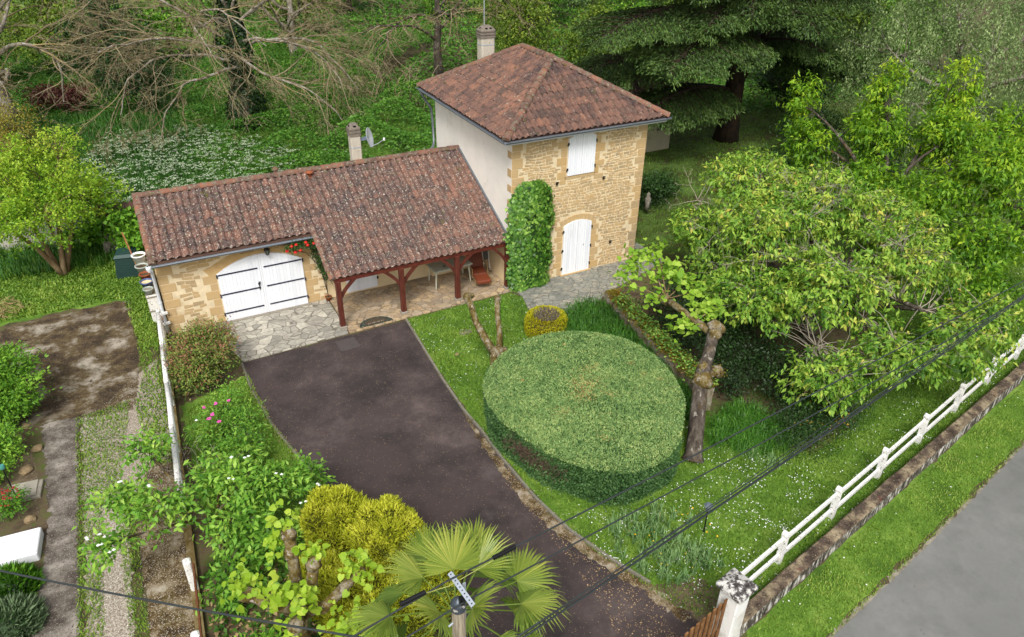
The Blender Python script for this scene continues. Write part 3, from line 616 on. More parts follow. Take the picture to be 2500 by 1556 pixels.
A_ = [rp(-11.0, 1.72), rp(-6.2, 1.72), rp(-6.2, .02), rp(-.015, .02), rp(-.015, RYG), rp(-11.0, RYG)]
B_ = [(x, y, z-.05) for x, y, z in A_]
mb.add(A_+B_, [(0, 1, 4, 5), (1, 2, 3, 4), (10, 7, 6, 11)[::1], (10, 9, 8, 7), (0, 6, 7, 1), (1, 7, 8, 2), (2, 8, 9, 3), (3, 9, 10, 4), (5, 11, 6, 0)])
mb.add([(-11.0, RYG, RZ-.012), (-.015, RYG, RZ-.012), (-.015, 6.95, 2.6), (-11.0, 6.95, 2.6)], [(0, 1, 2, 3)]); mb.add([(-11.0, RYG, RZ-.07), (-.015, RYG, RZ-.07), (-.015, 6.95, 2.54), (-11.0, 6.95, 2.54)], [(3, 2, 1, 0)])
mb.build('roof_deck', flat('roof_board', '#5d4438', .9), garage)
mb = MB(); bs = Vector((0, RYG-6.95, RZ-2.6)); tiles(mb, (-.02, 6.95, 2.6), (-1, 0, 0), bs, 11.0, bs.length); mb.build('roof_tiles', [M['tile']], garage)
mb = MB(); caps(mb, (-11.05, RYG, RZ+.05), (-.01, RYG, RZ+.05), .115); mb.build('ridge_tiles', M['ridge'], garage)
mb = MB(); caps(mb, (-11.0, 1.72, roofz(1.72)+.03), (-11.0, RYG, RZ+.03), .09); mb.build('verge_tiles', M['ridge'], garage)
mb = MB(); caps(mb, (-6.2, .0, roofz(0)+.03), (-6.2, 1.65, roofz(1.65)+.03), .085); mb.build('verge_tiles', M['ridge'], garage)
mb = MB(); mb.beam((-.03, .0, roofz(0)+.1), (-.03, RYG, RZ+.1), .06, .05); mb.build('flashing', M['zinc'], garage)
gutter('gutter', (-11.08, 1.66, roofz(1.72)-.035), (-6.25, 1.66, roofz(1.72)-.035), (0, -1, 0), garage)
mb = MB(); mb.tube([(-11.08, 1.66, 2.55), (-11.07, 1.72, 2.42), (-11.07, 1.98, 2.2), (-11.07, 2.0, 1.2), (-11.07, 2.0, .15)], .048, 10); mb.tube([(-11.07, 2.0, 1.2), (-11.07, 2.0, 1.24)], .056, 10)
mb.lathe([(.05, -.1), (.085, .0), (.085, .07), (.06, .09)], (-11.12, 1.66, 2.56), 12); mb.build('downpipe', M['gutterwhite'], garage, True)
mb = MB(); mb.box((-8.9, 1.86, roofz(1.8)-.12), (4.2, .3, .02)); mb.build('soffit', M['porchwall'], garage)
# porch timber
bz = roofz(.06)-.02
mb = MB(); mb.beam((-6.15, .08, bz-.09), (-.03, .08, bz-.09), .13, .14); mb.build('beam', M['redwoodbeam'], garage)
mb = MB()
for i in range(10): x = -6.05+i*.66; mb.beam((x, .1, roofz(.1)-.14), (x, 2.08, roofz(2.08)-.14), .07, .1)
mb.build('rafters', M['redwoodbeam'], garage)
for px, sides in ((-6.05, (1,)), (-3.97, (-1, 1)), (-2.0, (-1, 1)), (-.1, (-1,))):
    mb = MB(); mb.bbox((px, .04, .55+.06+.3), (.16, .16, 1.62), bv=.012)
    p = mb.build('post', M['redwood'], garage)
    mb = MB(); mb.bbox((px, .04, .05), (.24, .24, .13), bv=.02); mb.build('post_foot', M['concrete'], p)
    for s in sides:
        mb = MB(); pts = [(px+s*(.06+.5*t), .06, 1.12+.58*(t**.75)) for t in (0, .25, .5, .75, 1)]
        for a, b in zip(pts, pts[1:]): mb.beam(a, b, .07, .10)
        mb.build('brace', M['redwood'], p)
# garage doors
xl, xr, z0, zs, rise = GD; xm = (xl+xr)/2
for a, b, sx in ((xl+.01, xm-.03, xl), (xm+.03, xr-.01, xr)):
    l = planks('garage_door', M['white'], garage, a, b, z0+.02, zs, rise, xl, xr, GY-.05, 12, .045)
    for hz in (.34, 1.02, 1.72):
        mb = MB(); mb.box(((a+b)/2 + (-.02 if sx == xl else .02), GY-.06, hz), (b-a-.09, .012, .045)); mb.box((sx+(.0 if sx == xl else 0), GY-.06, hz-.03), (.04, .03, .12)); mb.build('strap_hinge', M['strap'], l)
    if sx == xl:
        mb = MB(); mb.box((b-.1, GY-.075, 1.08), (.03, .03, .24)); mb.box((b-.1, GY-.09, 1.17), (.07, .03, .04)); mb.box((b-.08, GY-.075, 1.22), (.06, .02, .025)); mb.build('latch', M['iron'], l)
mb = MB(); mb.box((xm, GY-.04, (z0+zs+rise)/2), (.055, .04, zs+rise-z0-.02)); mb.build('door_meeting_strip', M['white'], garage)
mb = MB(); mb.box((xm, GY-.09, .03), (2.75, .17, .05)); mb.build('threshold', M['concrete'], garage)
chimney(garage, -3.82, 4.5, 3.5, 4.78, .36, .36, False, shaft='render', cap='capstone')
mb = MB(); mb.lathe([(.07, -.1), (.07, .16), (.1, .17), (.1, .22), (.06, .27), (0, .28)], (-6.66, 4.32, RZ), 14); mb.build('ridge_vent', M['ridge'], garage, True)
mb = MB(); mb.lathe([(.05, -.06), (.05, .1), (.14, .12), (.11, .16), (0, .19)], (-5.63, 3.95, roofz(3.95)+.06), 16); mb.build('roof_vent', M['terra'], garage, True)
dish = thing('satellite_dish', (-3.45, 4.4, 4.5), 'pale grey satellite dish bolted to the small garage chimney', 'satellite dish')
nn = Vector((.82, -.50, .22)).normalized(); Rd = nn.to_track_quat('Z', 'Y').to_matrix(); dc = Vector((-3.36, 4.35, 4.66))
mb = MB(); mb.lathe([(0, 0), (.12, .006), (.22, .022), (.33, .055), (.345, .055), (.345, .045), (.22, .01), (0, -.012)], dc, 28, R=Rd); mb.build('reflector', flat('dish_paint', '#c9d0d4', .4), dish, True)
mb = MB(); lo_ = dc - Vector((0, 0, 1))*.33 + nn*.02; mb.tube([lo_, lo_+nn*.3+Vector((0, 0, .06)), lo_+nn*.52+Vector((0, 0, .16))], .012, 6); mb.build('arm', M['galv'], dish)
mb = MB(); mb.lathe([(.0, -.04), (.035, -.04), (.035, .04), (0, .05)], lo_+nn*.54+Vector((0, 0, .18)), 10); mb.build('receiver', M['white'], dish)
mb = MB(); mb.beam((-3.62, 4.42, 4.62), dc, .08, .1); mb.build('mount', flat('dish_mount', '#7d8a9c', .5), dish)
lamp = thing('wall_lantern', (-7.7, 1.9, 2.3), 'small black carriage lantern on the stone wall above the garage door', 'lantern')
lc_ = (-7.72, 1.86, 2.33)
mb = MB(); mb.lathe([(.02, -.16), (.035, -.15), (.05, -.13)], lc_, 6); mb.lathe([(.085, .03), (.1, .05), (.05, .1), (.02, .14), (0, .17)], lc_, 6); mb.box((-7.72, 1.97, 2.4), (.05, .22, .03)); mb.box((-7.72, 2.07, 2.36), (.08, .02, .2))
for j in range(6): t = j*math.pi/3; mb.beam((lc_[0]+.05*math.cos(t), lc_[1]+.05*math.sin(t), lc_[2]-.13), (lc_[0]+.085*math.cos(t), lc_[1]+.085*math.sin(t), lc_[2]+.03), .01, .01)
mb.build('lantern_frame', M['iron'], lamp)
mb = MB(); mb.lathe([(.0, -.125), (.045, -.125), (.078, .028), (0, .028)], lc_, 6); mb.build('glass', flat('lantern_glass', '#6f7468', .15), lamp)
# ---------------------------------------------------------------- grass, flowers
HP = [(-3.87, -5.83), (-3.07, -5.12), (-1.71, -4.6), (-0.2, -4.96), (0.81, -6.1), (0.74, -8.13), (-0.22, -9.62), (-1.25, -10.5), (-2.45, -10.55), (-3.29, -9.85), (-3.96, -8.45), (-4.2, -7.03)]
HC = np.array([-1.75, -7.6])
def hpt(th, s=1.0):
    a = np.array(HP); ang = np.arctan2(a[:, 1]-HC[1], a[:, 0]-HC[0]); rad = np.hypot(a[:, 0]-HC[0], a[:, 1]-HC[1]); o = np.argsort(ang); ang, rad = ang[o], rad[o]
    q = np.linspace(-np.pi, np.pi, 145); rr = np.interp(q, np.r_[ang-2*np.pi, ang, ang+2*np.pi], np.r_[rad, rad, rad]); k = np.ones(9)/9; rr = np.convolve(np.r_[rr[-9:], rr, rr[:9]], k, 'same')[9:-9]
    t = (np.asarray(th)+np.pi) % (2*np.pi)-np.pi; r = np.interp(t, q, rr)*s; return HC[0]+r*np.cos(t), HC[1]+r*np.sin(t)
HEDGE = HEDGE2 = [tuple(float(v) for v in hpt(2*math.pi*i/40)) for i in range(40)]
HOLES = [HEDGE, ell(-.28, -3.05, .7, .7, 14)]
def col_noise(P, s=.6):
    x, y = P[:, 0]*s, P[:, 1]*s
    return (np.sin(x*1.7+np.sin(y*1.3)*2) + np.sin(y*2.1+np.sin(x*1.1)*2.2) + np.sin((x+y)*4.3+1))/3
def grass(name, poly, dens, H, W, z=.004, holes=(), mm='grassL', base=.35, reach=.6, lab=None, seg=2, clump=0):
    P = scatter(poly, dens, holes); n = len(P); P[:, 2] = z
    c = col_noise(P)+.6*col_noise(P, 2.3); h = H*RG.uniform(.5, 1.2, n)*(1+.3*c)
    o = blades(name, P, h, h*reach, W*RG.uniform(.6, 1.3, n), np.clip(base+.20*c+RG.normal(0, .17, n), 0, 1), M[mm], None, seg)
    props(o, lab, kind='stuff'); return o
LB = [(-9.27, -1.2), (-9.1, -3.87), (-8.84, -5.12), (-8.53, -6.38), (-8.6, -8), (-11.1, -9), (-11.1, -2.2)]
grass('lawn_grass', LAWN1, 900, .07, .022, holes=HOLES+[[(2, -3), (8, -1), (9, -5), (8, -8.6), (5, -10.2), (2.4, -10)]], lab='short green lawn grass between the driveway, the clipped hedge and the street wall', base=.36)
grass('strip_grass', LB, 900, .08, .022, lab='bright green grass strip left of the driveway', base=.45)
grass('verge_grass', [(-2.2, -14.38), (-.83, -14.12), (30, -8.1), (30, -9.3), (8.36, -13.43), (-.83, -15.2), (-3.5, -15.75)], 800, .06, .02, lab='short mown verge grass between the street wall and the grey road', base=.5)
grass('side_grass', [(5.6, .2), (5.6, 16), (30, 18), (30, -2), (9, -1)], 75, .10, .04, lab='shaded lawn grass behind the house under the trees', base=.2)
grass('lane_weeds', [(-13.75, -1.2), (-12.4, -1.0), (-12.8, -4.2), (-13.25, -5.2), (-13.35, -8), (-13.45, -13), (-13.95, -13), (-13.8, -6)], 900, .06, .028, lab='weedy grass strip between the wheel track and the gravel', base=.45)
grass('edge_weeds', [(-12.0, 5.2), (-11.4, 5.2), (-11.4, -.5), (-11.5, -4.2), (-12.1, -4.2), (-12.3, -1.4), (-12.0, 0)], 420, .09, .04, lab='weeds growing between the mossy concrete and the old white fence', base=.45)
grass('gap_weeds', [(-12.95, -4.5), (-12.6, -4.5), (-12.6, -13), (-12.95, -13)], 900, .06, .025, lab='thin line of weeds between the gravel and the mossy strip', base=.45)
grass('ground_cover', [(-22, 4.8), (-15.6, 5.2), (-12.2, 5.2), (-11.9, 1.5), (-11.4, 1.5), (-11.3, 8.5), (-22, 9.5)], 420, .10, .06, lab='leafy weeds growing round the composter and the left tree', base=.45)
def litter(name, poly, dens, size, m, z, lab, holes=(), hgt=0.):
    P = scatter(poly, dens*(1.9 if name == 'daisies' else 1), holes)
    if name == 'daisies': P = P[(col_noise(P, 1.9)+RG.normal(0, .45, len(P))) > .1]
    n = len(P); P[:, 2] = z + RG.uniform(0, 1, n)*hgt
    D = unit(np.stack([RG.normal(0, 1, n), RG.normal(0, 1, n), RG.normal(0, .15, n)], 1)); N = unit(np.stack([RG.normal(0, .3, n), RG.normal(0, .3, n), np.ones(n)], 1))
    s = size*RG.uniform(.5, 1.5, n)
    return props(leaves(name, P, D, N, s, s*.8, RG.uniform(0, 1, n), m), lab, kind='stuff')
M['petal'] = flat('petal_white', '#eef0ea', .6, var=.05); M['yellow'] = flat('petal_yellow', '#e6b92a', .6)
M['litter'] = leafmat('litter', ['#6f5a44', '#a58a6c', '#c4ac8c'], 0)
DZ = [(-4.0, -10.9), (-3.3, -10.2), (-2.0, -10.9), (-.4, -10.3), (.8, -9.9), (2, -10.6), (2.2, -12.2), (-.8, -13.2), (-2.6, -13.3), (-3.5, -12)]
litter('daisies', DZ, 60, .028, M['petal'], .05, 'white daisies scattered in the lawn in front of the clipped hedge', HOLES, .04)
litter('daisies', [(-2.4, -12.6), (-1.2, -10.6), (.4, -9.9), (2.2, -10.4), (5.5, -10.4), (10, -10.6), (12, -11), (-1.5, -13.7)], 14, .028, M['petal'], .05, 'white daisies scattered in the lawn along the white street fence', (), .04)
litter('daisies', LAWN1[:14]+LAWN1[-6:], 22, .026, M['petal'], .05, 'white daisies in the lawn below the porch', HOLES, .03)
litter('daisies', [(-2.2, -14.38), (12, -11.6), (12, -12.3), (-.83, -15.1), (-3, -15.5)], 3.5, .03, M['petal'], .05, 'white daisies in the roadside verge', (), .03)
litter('fallen_petals', DRIVE, 90, .013, M['litter'], .011, 'tan fallen petals and seed husks littering the driveway', (), .004)
litter('fallen_petals', [(-4.25, -7), (-4.1, -9.6), (-3.2, -12.6), (-3.6, -14.2), (-4.6, -14.5), (-4.4, -11.5), (-4.6, -8.5)], 260, .024, M['litter'], .012, 'dense drift of brown husks along the right edge of the driveway', (), .01)
litter('fallen_petals', [(-9.25, -1.5), (-9.05, -3.9), (-8.8, -5.2), (-8.5, -6.5), (-8.7, -6.5), (-9.1, -5), (-9.35, -3.5), (-9.4, -1.5)], 400, .026, M['litter'], .02, 'pinkish dry husks along the left edge of the driveway', (), .01)
litter('pebbles', [(-13.4, -5), (-12.75, -4.9), (-12.85, -9), (-12.95, -13), (-13.5, -13)], 700, .022, flat('pale_pebbles', '#d8cfc1', .9, var=.2, scale=20), .012, 'pale pebbles of the gravel strip', (), .015)
litter('pebbles', [(-13.3, -1.1), (-11.6, .8), (-11.55, -8), (-11.8, -13), (-12.7, -13), (-12.6, -5), (-13.2, -4.9)], 420, .022, flat('buff_pebbles', '#c0b3a0', .9, var=.25, scale=20), .010, 'loose buff stones strewn beside the mossy strip', (), .01)
# rear meadow: bramble mass, tall grass, cow parsley
def meadow_h(x, y):
    a = 1.7*np.clip((x+9)/8, 0, 1)*np.clip((y-9)/5, 0, 1)
    b = np.clip((12-y)/6, 0, 1)
    return .12 + a*(.55+.3*np.sin(x*1.3+np.sin(y*.9)*2)+.25*np.sin(y*1.7+x*.6)) + .05*b
def carpet(name, poly, dens, L, mm, base, lab, hf, thick=.25, up=.7):
    P = scatter(poly, dens); n = len(P); h = hf(P[:, 0], P[:, 1]); P[:, 2] = np.maximum(.02, h - RG.exponential(thick*.4, n)+.05)
    D = unit(np.stack([RG.normal(0, 1, n), RG.normal(0, 1, n), RG.normal(.1, .4, n)], 1)); N = unit(np.stack([RG.normal(0, .45, n), RG.normal(0, .45, n), np.full(n, up)], 1))
    l = L*RG.uniform(.6, 1.3, n); c = col_noise(P, .9)
    return props(leaves(name, P, D, N, l, l*.6, np.clip(base+.15*c+.22*(h-.6)+RG.normal(0, .18, n), 0, 1), M[mm]), lab, kind='stuff')
carpet('bramble', [(-8, 9), (5.3, 8), (5.3, 30), (14, 40), (-3, 44), (-9, 24)], 210, .15, 'meadowL', .55, 'dense bramble and nettle leaves filling the ground behind the garage', meadow_h)
carpet('undergrowth', [(-20, 11), (-8, 9), (-9, 24), (-3, 44), (-30, 60), (-30, 20)], 90, .17, 'meadowL', .25, 'dark low undergrowth beneath the bare trees', lambda x, y: .15+0*x)
carpet('far_undergrowth', [(5.3, 14), (40, 12), (60, 30), (60, 60), (0, 80), (-3, 44), (14, 40), (5.3, 30)], 22, .32, 'meadowL', .7, 'light green undergrowth between the far trees', lambda x, y: .2+.2*np.sin(x)*np.sin(y*.7))
P = scatter([(-19, 8.5), (5.3, 6.9), (5.3, 11), (-8, 16), (-8, 28), (-19, 30)], 130); n = len(P)
props(blades('tall_grass', P, RG.uniform(.25, .6, n), RG.uniform(.1, .3, n), .035, np.clip(.35+.2*col_noise(P)+RG.normal(0, .15, n), 0, 1), M['tallgrassL'], None, 2), 'tall dark meadow grass behind the garage and the left tree', kind='stuff')
PARS = [(-12.6, 9), (-10.5, 8.5), (-7, 8.6), (-4.5, 12), (-3, 15.5), (-4.5, 18), (-7.5, 22), (-11.5, 23.0), (-13.2, 18), (-13, 13)]
def parsley(poly, dens, lab):
    P = scatter(poly, dens); P = P[(col_noise(P, 1.4)+RG.normal(0, .5, len(P))) > -.1]; n = len(P); P[:, 2] = RG.uniform(.45, .95, n)
    k = 7; Q = np.repeat(P, k, 0) + RG.normal(0, .055, (n*k, 3))*np.array([1, 1, .25]); m = len(Q)
    D = unit(np.stack([RG.normal(0, 1, m), RG.normal(0, 1, m), np.zeros(m)], 1)); N = unit(np.stack([RG.normal(0, .25, m), RG.normal(0, .25, m), np.ones(m)], 1))
    props(leaves('cow_parsley', Q, D, N, .06, .06, .5, M['parsley']), lab, kind='stuff')
M['parsley'] = flat('umbel', '#bcc9a8', .8, var=.1)
parsley(PARS, 30, 'white cow parsley flower heads in the meadow behind the left part of the garage')
parsley([(-5, 9), (5, 8.4), (5, 14), (2, 15.5), (-3, 15.5), (-5, 12)], 4, 'sparse white flower heads along the grass just behind the garage roof')
# ---------------------------------------------------------------- tree tools
def ball(n, c, r, shell=.55, top=0.):
    d = unit(RG.normal(0, 1, (n, 3))); d[:, 2] = np.where(RG.random(n) < top, np.abs(d[:, 2]), d[:, 2])
    rad = np.clip(1-np.abs(RG.normal(0, 1-shell, n)), .15, 1.05)[:, None]
    return np.array(c)+d*rad*np.array(r), d
def curve(a, b, bend=.15, n=5, up=.3):
    a, b = np.array(a, float), np.array(b, float); L = np.linalg.norm(b-a); m = (a+b)/2 + RG.normal(0, bend*L*.5, 3) + np.array([0, 0, up*L*.3])
    t = np.linspace(0, 1, n)[:, None]
    return (1-t)**2*a + 2*t*(1-t)*m + t**2*b
def crown(parent, blobs, ncl, nper, sig, L, W, m, base=.5, droop=.4, clv=.15, lfv=.12, topv=.15, name='foliage', flatz=.7, cup=.12, outw=.6, minz=.05, gap=0):
    """clusters of leaves inside the blobs; returns cluster centres"""
    vol = np.array([b[3]*b[4]*b[5] for b in blobs])**.75; cnt = np.maximum(3, (ncl*vol/vol.sum()).astype(int))
    C, O = [], []
    for b, k in zip(blobs, cnt):
        c, d = ball(k, b[:3], b[3:6], top=.25); C.append(c); O.append(d)
    C = np.concatenate(C); O = np.concatenate(O); k = C[:, 2] > minz
    q = gap*1.6/np.mean([b[3] for b in blobs]) if gap else 1
    if gap: k &= (np.sin(C[:, 0]*2.6+np.sin(C[:, 1]*2.1)*1.5)*np.sin(C[:, 1]*2.3+np.sin(C[:, 2]*3)*1.3)*np.sin(C[:, 2]*3.1+C[:, 0])) > -.40
    C, O = C[k], O[k]
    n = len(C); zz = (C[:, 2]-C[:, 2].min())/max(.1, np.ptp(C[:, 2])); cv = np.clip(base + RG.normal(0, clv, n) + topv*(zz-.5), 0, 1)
    s = RG.uniform(.6, 1.35, n)
    Q = np.repeat(C, nper, 0) + RG.normal(0, 1, (n*nper, 3))*np.array([1, 1, flatz])*sig*np.repeat(s, nper)[:, None]
    k = Q[:, 2] > minz*.5; OO = np.repeat(O, nper, 0)[k]; vv = np.repeat(cv, nper)[k]; Q = Q[k]; q = len(Q)
    D = unit(OO*outw + RG.normal(0, .7, (q, 3)) + np.array([0, 0, -droop])); N = unit(np.array([0, 0, .8]) + RG.normal(0, .45, (q, 3)) + OO*.35)
    l = L*RG.uniform(.6, 1.25, q)
    leaves(name, Q, D, N, l, l*W, np.clip(vv+RG.normal(0, lfv, q), 0, 1), m, parent, cup)
    return C
def wood(parent, base, fork, blobs, C, m, r0=.15, twigs=1., name='trunk', twigm=None, tr=.012, lean=None, sides=8):
    base, fork = np.array(base, float), np.array(fork, float); mb = MB()
    tp = curve(base, fork, .06, 6, 0); mb.tube(tp, [r0*(1.25 if i == 0 else 1-.35*i/5) for i in range(6)], sides)
    limbs = []
    for b in blobs:
        e = np.array(b[:3]) + np.array([0, 0, b[5]*.1]); st = tp[-1 if RG.random() < .6 else -2]; c = curve(st, e, .18, 8, .3); mb.tube(c, [r0*.55*(1-.8*i/7) for i in range(8)], 6); limbs.append(c)
    t = mb.build(name, m, parent, True)
    A = np.concatenate(limbs); mb = MB()
    sel = RG.permutation(len(C))[:int(len(C)*twigs)]
    for i in sel:
        d = np.linalg.norm(A-C[i], axis=1) + np.where(A[:, 2] > C[i][2]+.2, .6, 0); a = A[np.argsort(d)[RG.integers(0, 3)]]
        c = curve(a, C[i], .25, 5, .15); mb.tube(c, [tr*1.6, tr*1.3, tr, tr*.7, tr*.4], 3, cap=False)
    if len(sel): mb.build('branches', twigm or m, parent)
    return t
def shrub(name, loc, label, cat, blobs, ncl, nper, sig, L, W, m, group=None, wm='bark', r0=.04, twigs=.25, **kw):
    t = thing(name, loc, label, cat, group); C = crown(t, blobs, ncl, nper, sig, L, W, m, **kw)
    wood(t, loc, (np.array(loc)+np.array([blobs[0][0], blobs[0][1], blobs[0][2]]))/2, blobs, C, M[wm], r0, twigs, 'stem', tr=.006); return t
def bare(parent, base, h, r0, limbs, m, tm, depth=4, spread=.9, droopy=.25, twr=.012, seed=1, dens=1., name='trunk', lenf=.62):
    """bare crown grown branch by branch; limbs = [(start height fraction, azimuth, elevation, length)]"""
    rg = random.Random(seed); tb = MB(); br = MB(); tips = []
    base = Vector(base); P = [base + Vector((math.sin(i*1.3+seed)*.12*i/4, math.cos(i*1.7+seed)*.12*i/4, h*i/6)) for i in range(7)]
    tb.tube(P, [r0*(1.3 if i == 0 else 1-.6*i/6) for i in range(7)], 9)
    def grow(p, d, L, r, lv):
        k = max(3, int(L/.35)) if lv < 3 else 3; pts = [p]; dd = d.copy(); kids = []
        for i in range(k):
            dd = (dd + Vector((rg.gauss(0, .16), rg.gauss(0, .16), rg.gauss(0, .13) - droopy*(i/k)*.35))).normalized(); pts.append(pts[-1]+dd*L/k); kids.append((pts[-1], dd.copy(), i/k))
        rr = [max(twr*.5, r*(1-.75*i/k)) for i in range(k+1)]
        (tb if lv == 0 else br).tube(pts, rr, 6 if lv < 1 else (4 if lv < 2 else 3), a=rg.random(), cap=False)
        if lv >= depth: tips.append(pts[-1]); return
        nk = int((3+L*1.6)*dens) if lv < 2 else int((3+L*2.2)*dens)
        for _ in range(nk):
            q, dq, t = kids[min(k-1, int(rg.uniform(.15, 1)*k))]
            ax = Vector((rg.gauss(0, 1), rg.gauss(0, 1), rg.gauss(0, .6))).normalized(); nd = (dq + ax*spread*rg.uniform(.6, 1.2)).normalized()
            grow(q, nd, L*rg.uniform(.3, lenf)*(1-.35*t), max(twr*.6, r*.45*(1-.5*t)), lv+1)
    for hf, az, el, L in limbs:
        d = Vector((math.sin(math.radians(az))*math.cos(math.radians(el)), math.cos(math.radians(az))*math.cos(math.radians(el)), math.sin(math.radians(el))))
        grow(P[0].lerp(P[-1], hf) if hf < 1 else P[-1], d, L, r0*.34, 0)
    tb.build(name, m, parent, True); br.build('branches', tm, parent)
    return np.array([tuple(t) for t in tips])
L_ = {}
L_['lime'] = leafmat('lime_leaf', ['#5d8a16', '#7fae1c', '#a0c832', '#bfd84e'], .35)
L_['lefttree'] = leafmat('left_tree_leaf', ['#33640e', '#5c9416', '#86b822', '#aecf3c', '#b8b050'], .35)
L_['cherry'] = leafmat('cherry_leaf', ['#234a12', '#3a6e18', '#5a9428', '#7fb238', '#a2c848', '#c6d05a', '#cfa058'], .32)
L_['ash'] = leafmat('young_tree_leaf', ['#2c5c0c', '#4b8614', '#78b01c', '#a8cc26', '#cdd83c'], .38)
L_['birch'] = leafmat('weeping_leaf', ['#344e28', '#62824a', '#96b478', '#c0d6a0'], .3)
L_['cedar'] = leafmat('cedar_needle', ['#152210', '#27401a', '#486c2c', '#7a9a4a'], .15)
L_['dark'] = leafmat('dark_leaf', ['#12240f', '#1d3a16', '#2b521c', '#42702a'], .15)
L_['ivy'] = leafmat('ivy_leaf', ['#12300e', '#2a5c1a', '#528c2c', '#86b84c', '#acd068'], .2, .35)
L_['yew'] = leafmat('yew_spray', ['#1f4526', '#41703c', '#719e5c', '#9bbc74', '#bfcc88'], .15)
L_['golden'] = leafmat('golden_conifer', ['#7c9018', '#a8b822', '#cfd636', '#e8ea62'], .25)
L_['goldbox'] = leafmat('golden_box', ['#6d7d10', '#9aa012', '#bdb81c', '#cfc83a'], .25)
L_['abelia'] = leafmat('abelia_leaf', ['#2c4418', '#4f7226', '#86a846', '#936856', '#b07c68'], .2)
L_['green'] = leafmat('mid_green_leaf', ['#2c5f14', '#48871a', '#6fae2a', '#9ccc44'], .3)
L_['mock'] = leafmat('mock_orange_leaf', ['#2f6218', '#4a8a24', '#6fae34', '#9ccc4c', '#b9d860'], .3)
L_['catalpa'] = leafmat('catalpa_leaf', ['#4f8a1c', '#78ae2c', '#9cc83c', '#b4d658'], .4)
L_['lav'] = leafmat('lavender_leaf', ['#4e6a4c', '#6d8a68', '#8ea488'], .15)
L_['wood1'] = leafmat('woodland_leaf', ['#3b5a16', '#557a1c', '#7a9a2c', '#9fae3c'], .3)
L_['bronze'] = leafmat('bronze_leaf', ['#6e5a24', '#8a7430', '#9aa03a', '#a67c3c'], .3)
L_['plum'] = leafmat('plum_leaf', ['#3c1f20', '#5d3030', '#7a4a40'], .2)
L_['moss'] = leafmat('moss', ['#4a4a14', '#6a6418', '#8a6a20', '#5f8a24'], .1)
# ---------------------------------------------------------------- left side trees
lt = thing('garden_tree', (-14.0, 8.0, 0), 'bright lime green small tree with several tan stems at the left edge', 'tree')
B = [(-13.3, 8.6, 2.9, 1.5, 1.5, 1.3), (-14.6, 8.6, 3.1, 1.4, 1.4, 1.3), (-12.4, 8.9, 2.4, 1.2, 1.1, .9), (-15.2, 7.4, 2.4, 1.2, 1.2, .9), (-13.9, 7.2, 2.4, 1.4, 1.1, .9), (-13.0, 9.6, 3.9, .8, .8, 1.0), (-14.2, 9.4, 3.9, .8, .8, .9), (-15.6, 9.2, 3.5, 1.1, 1, 1)]
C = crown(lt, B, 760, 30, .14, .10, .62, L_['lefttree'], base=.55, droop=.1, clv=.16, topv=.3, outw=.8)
mb = MB()
for a, b in (((-13.95, 8.0, 0), (-13.5, 8.2, 2.4)), ((-14.0, 8.0, 0), (-14.9, 7.6, 2.0)), ((-13.9, 8.1, 0), (-13.0, 8.8, 2.3)), ((-14.05, 8.1, 0), (-14.6, 8.6, 2.5))): mb.tube(curve(a, b, .08, 7, .1), [.12, .10, .09, .08, .07, .06, .045], 8)
mb.build('trunk', M['tanbark'], lt, True)
wood(lt, (-13.9, 8.1, 1.4), (-13.9, 8.2, 2.0), B, C, M['tanbark'], .05, .3, 'limbs')
shrub('leafy_shrub', (-11.9, 9.0, 0), 'mid green broad leaved shrub between the garage corner and the left tree', 'shrub', [(-11.9, 8.8, 1.1, .9, .7, .9), (-12.9, 9.3, .9, .8, .6, .7), (-11.4, 7.8, .8, .5, .7, .7)], 150, 22, .15, .17, .8, L_['green'], base=.5, droop=.3)
w = MB(); w.box((-15.6, 11.0, .55), (8.2, .25, 1.1), rz=-.20); w.build('wall_body', flat('old_white_wall', '#c9c4b6', .95, var=.12, spots=[(2.4, .56, .7, '#8f8a78'), (12, .62, .7, '#5c5648')]))
o = bpy.data.objects['wall_body']; o.name = 'garden_wall'; props(o, 'stained whitewashed garden wall behind the left tree', 'wall')
tw = MB(); tiles(tw, (-12.6, 9.0, 1.55), (1, -.18, 0), (0.18, 1, .35), 1.4, .66); t_ = thing('shed_roof_edge', (-12, 9, 0), 'short strip of orange clay tiles just left of the garage roof corner', 'roof tiles'); tw.build('tiles', M['tilewarm'], t_); m_ = MB(); m_.box((-11.9, 9.15, .8), (1.3, .3, 1.5), rz=-.18); m_.build('wall', M['concrete'], t_)
cpz = thing('compost_bin', (-11.8, 7.1, 0), 'dark green ribbed plastic compost bin with flat lid by the garage corner', 'compost bin')
mb = MB()
def frustum(mb, c, w0, d0, w1, d1, z0, z1, rz=0, a=.5):
    R = Matrix.Rotation(rz, 3, 'Z'); c = Vector(c); V = [c+R@Vector((x*w0/2, y*d0/2, z0)) for x, y in ((-1, -1), (1, -1), (1, 1), (-1, 1))]+[c+R@Vector((x*w1/2, y*d1/2, z1)) for x, y in ((-1, -1), (1, -1), (1, 1), (-1, 1))]
    mb.add(V, [(3, 2, 1, 0), (4, 5, 6, 7), (0, 1, 5, 4), (1, 2, 6, 5), (2, 3, 7, 6), (3, 0, 4, 7)], a)
frustum(mb, (-11.8, 7.1, 0), .84, .84, .66, .66, 0, .78, -.2)
for i in range(8):
    s = .85-.19*(i/8); frustum(mb, (-11.8, 7.1, 0), s+.02, s+.02, s+.0, s+.0, .05+i*.09, .11+i*.09, -.2)
g_ = flat('bin_green', '#27443f', .5, var=.08); mb.build('bin_body', g_, cpz)
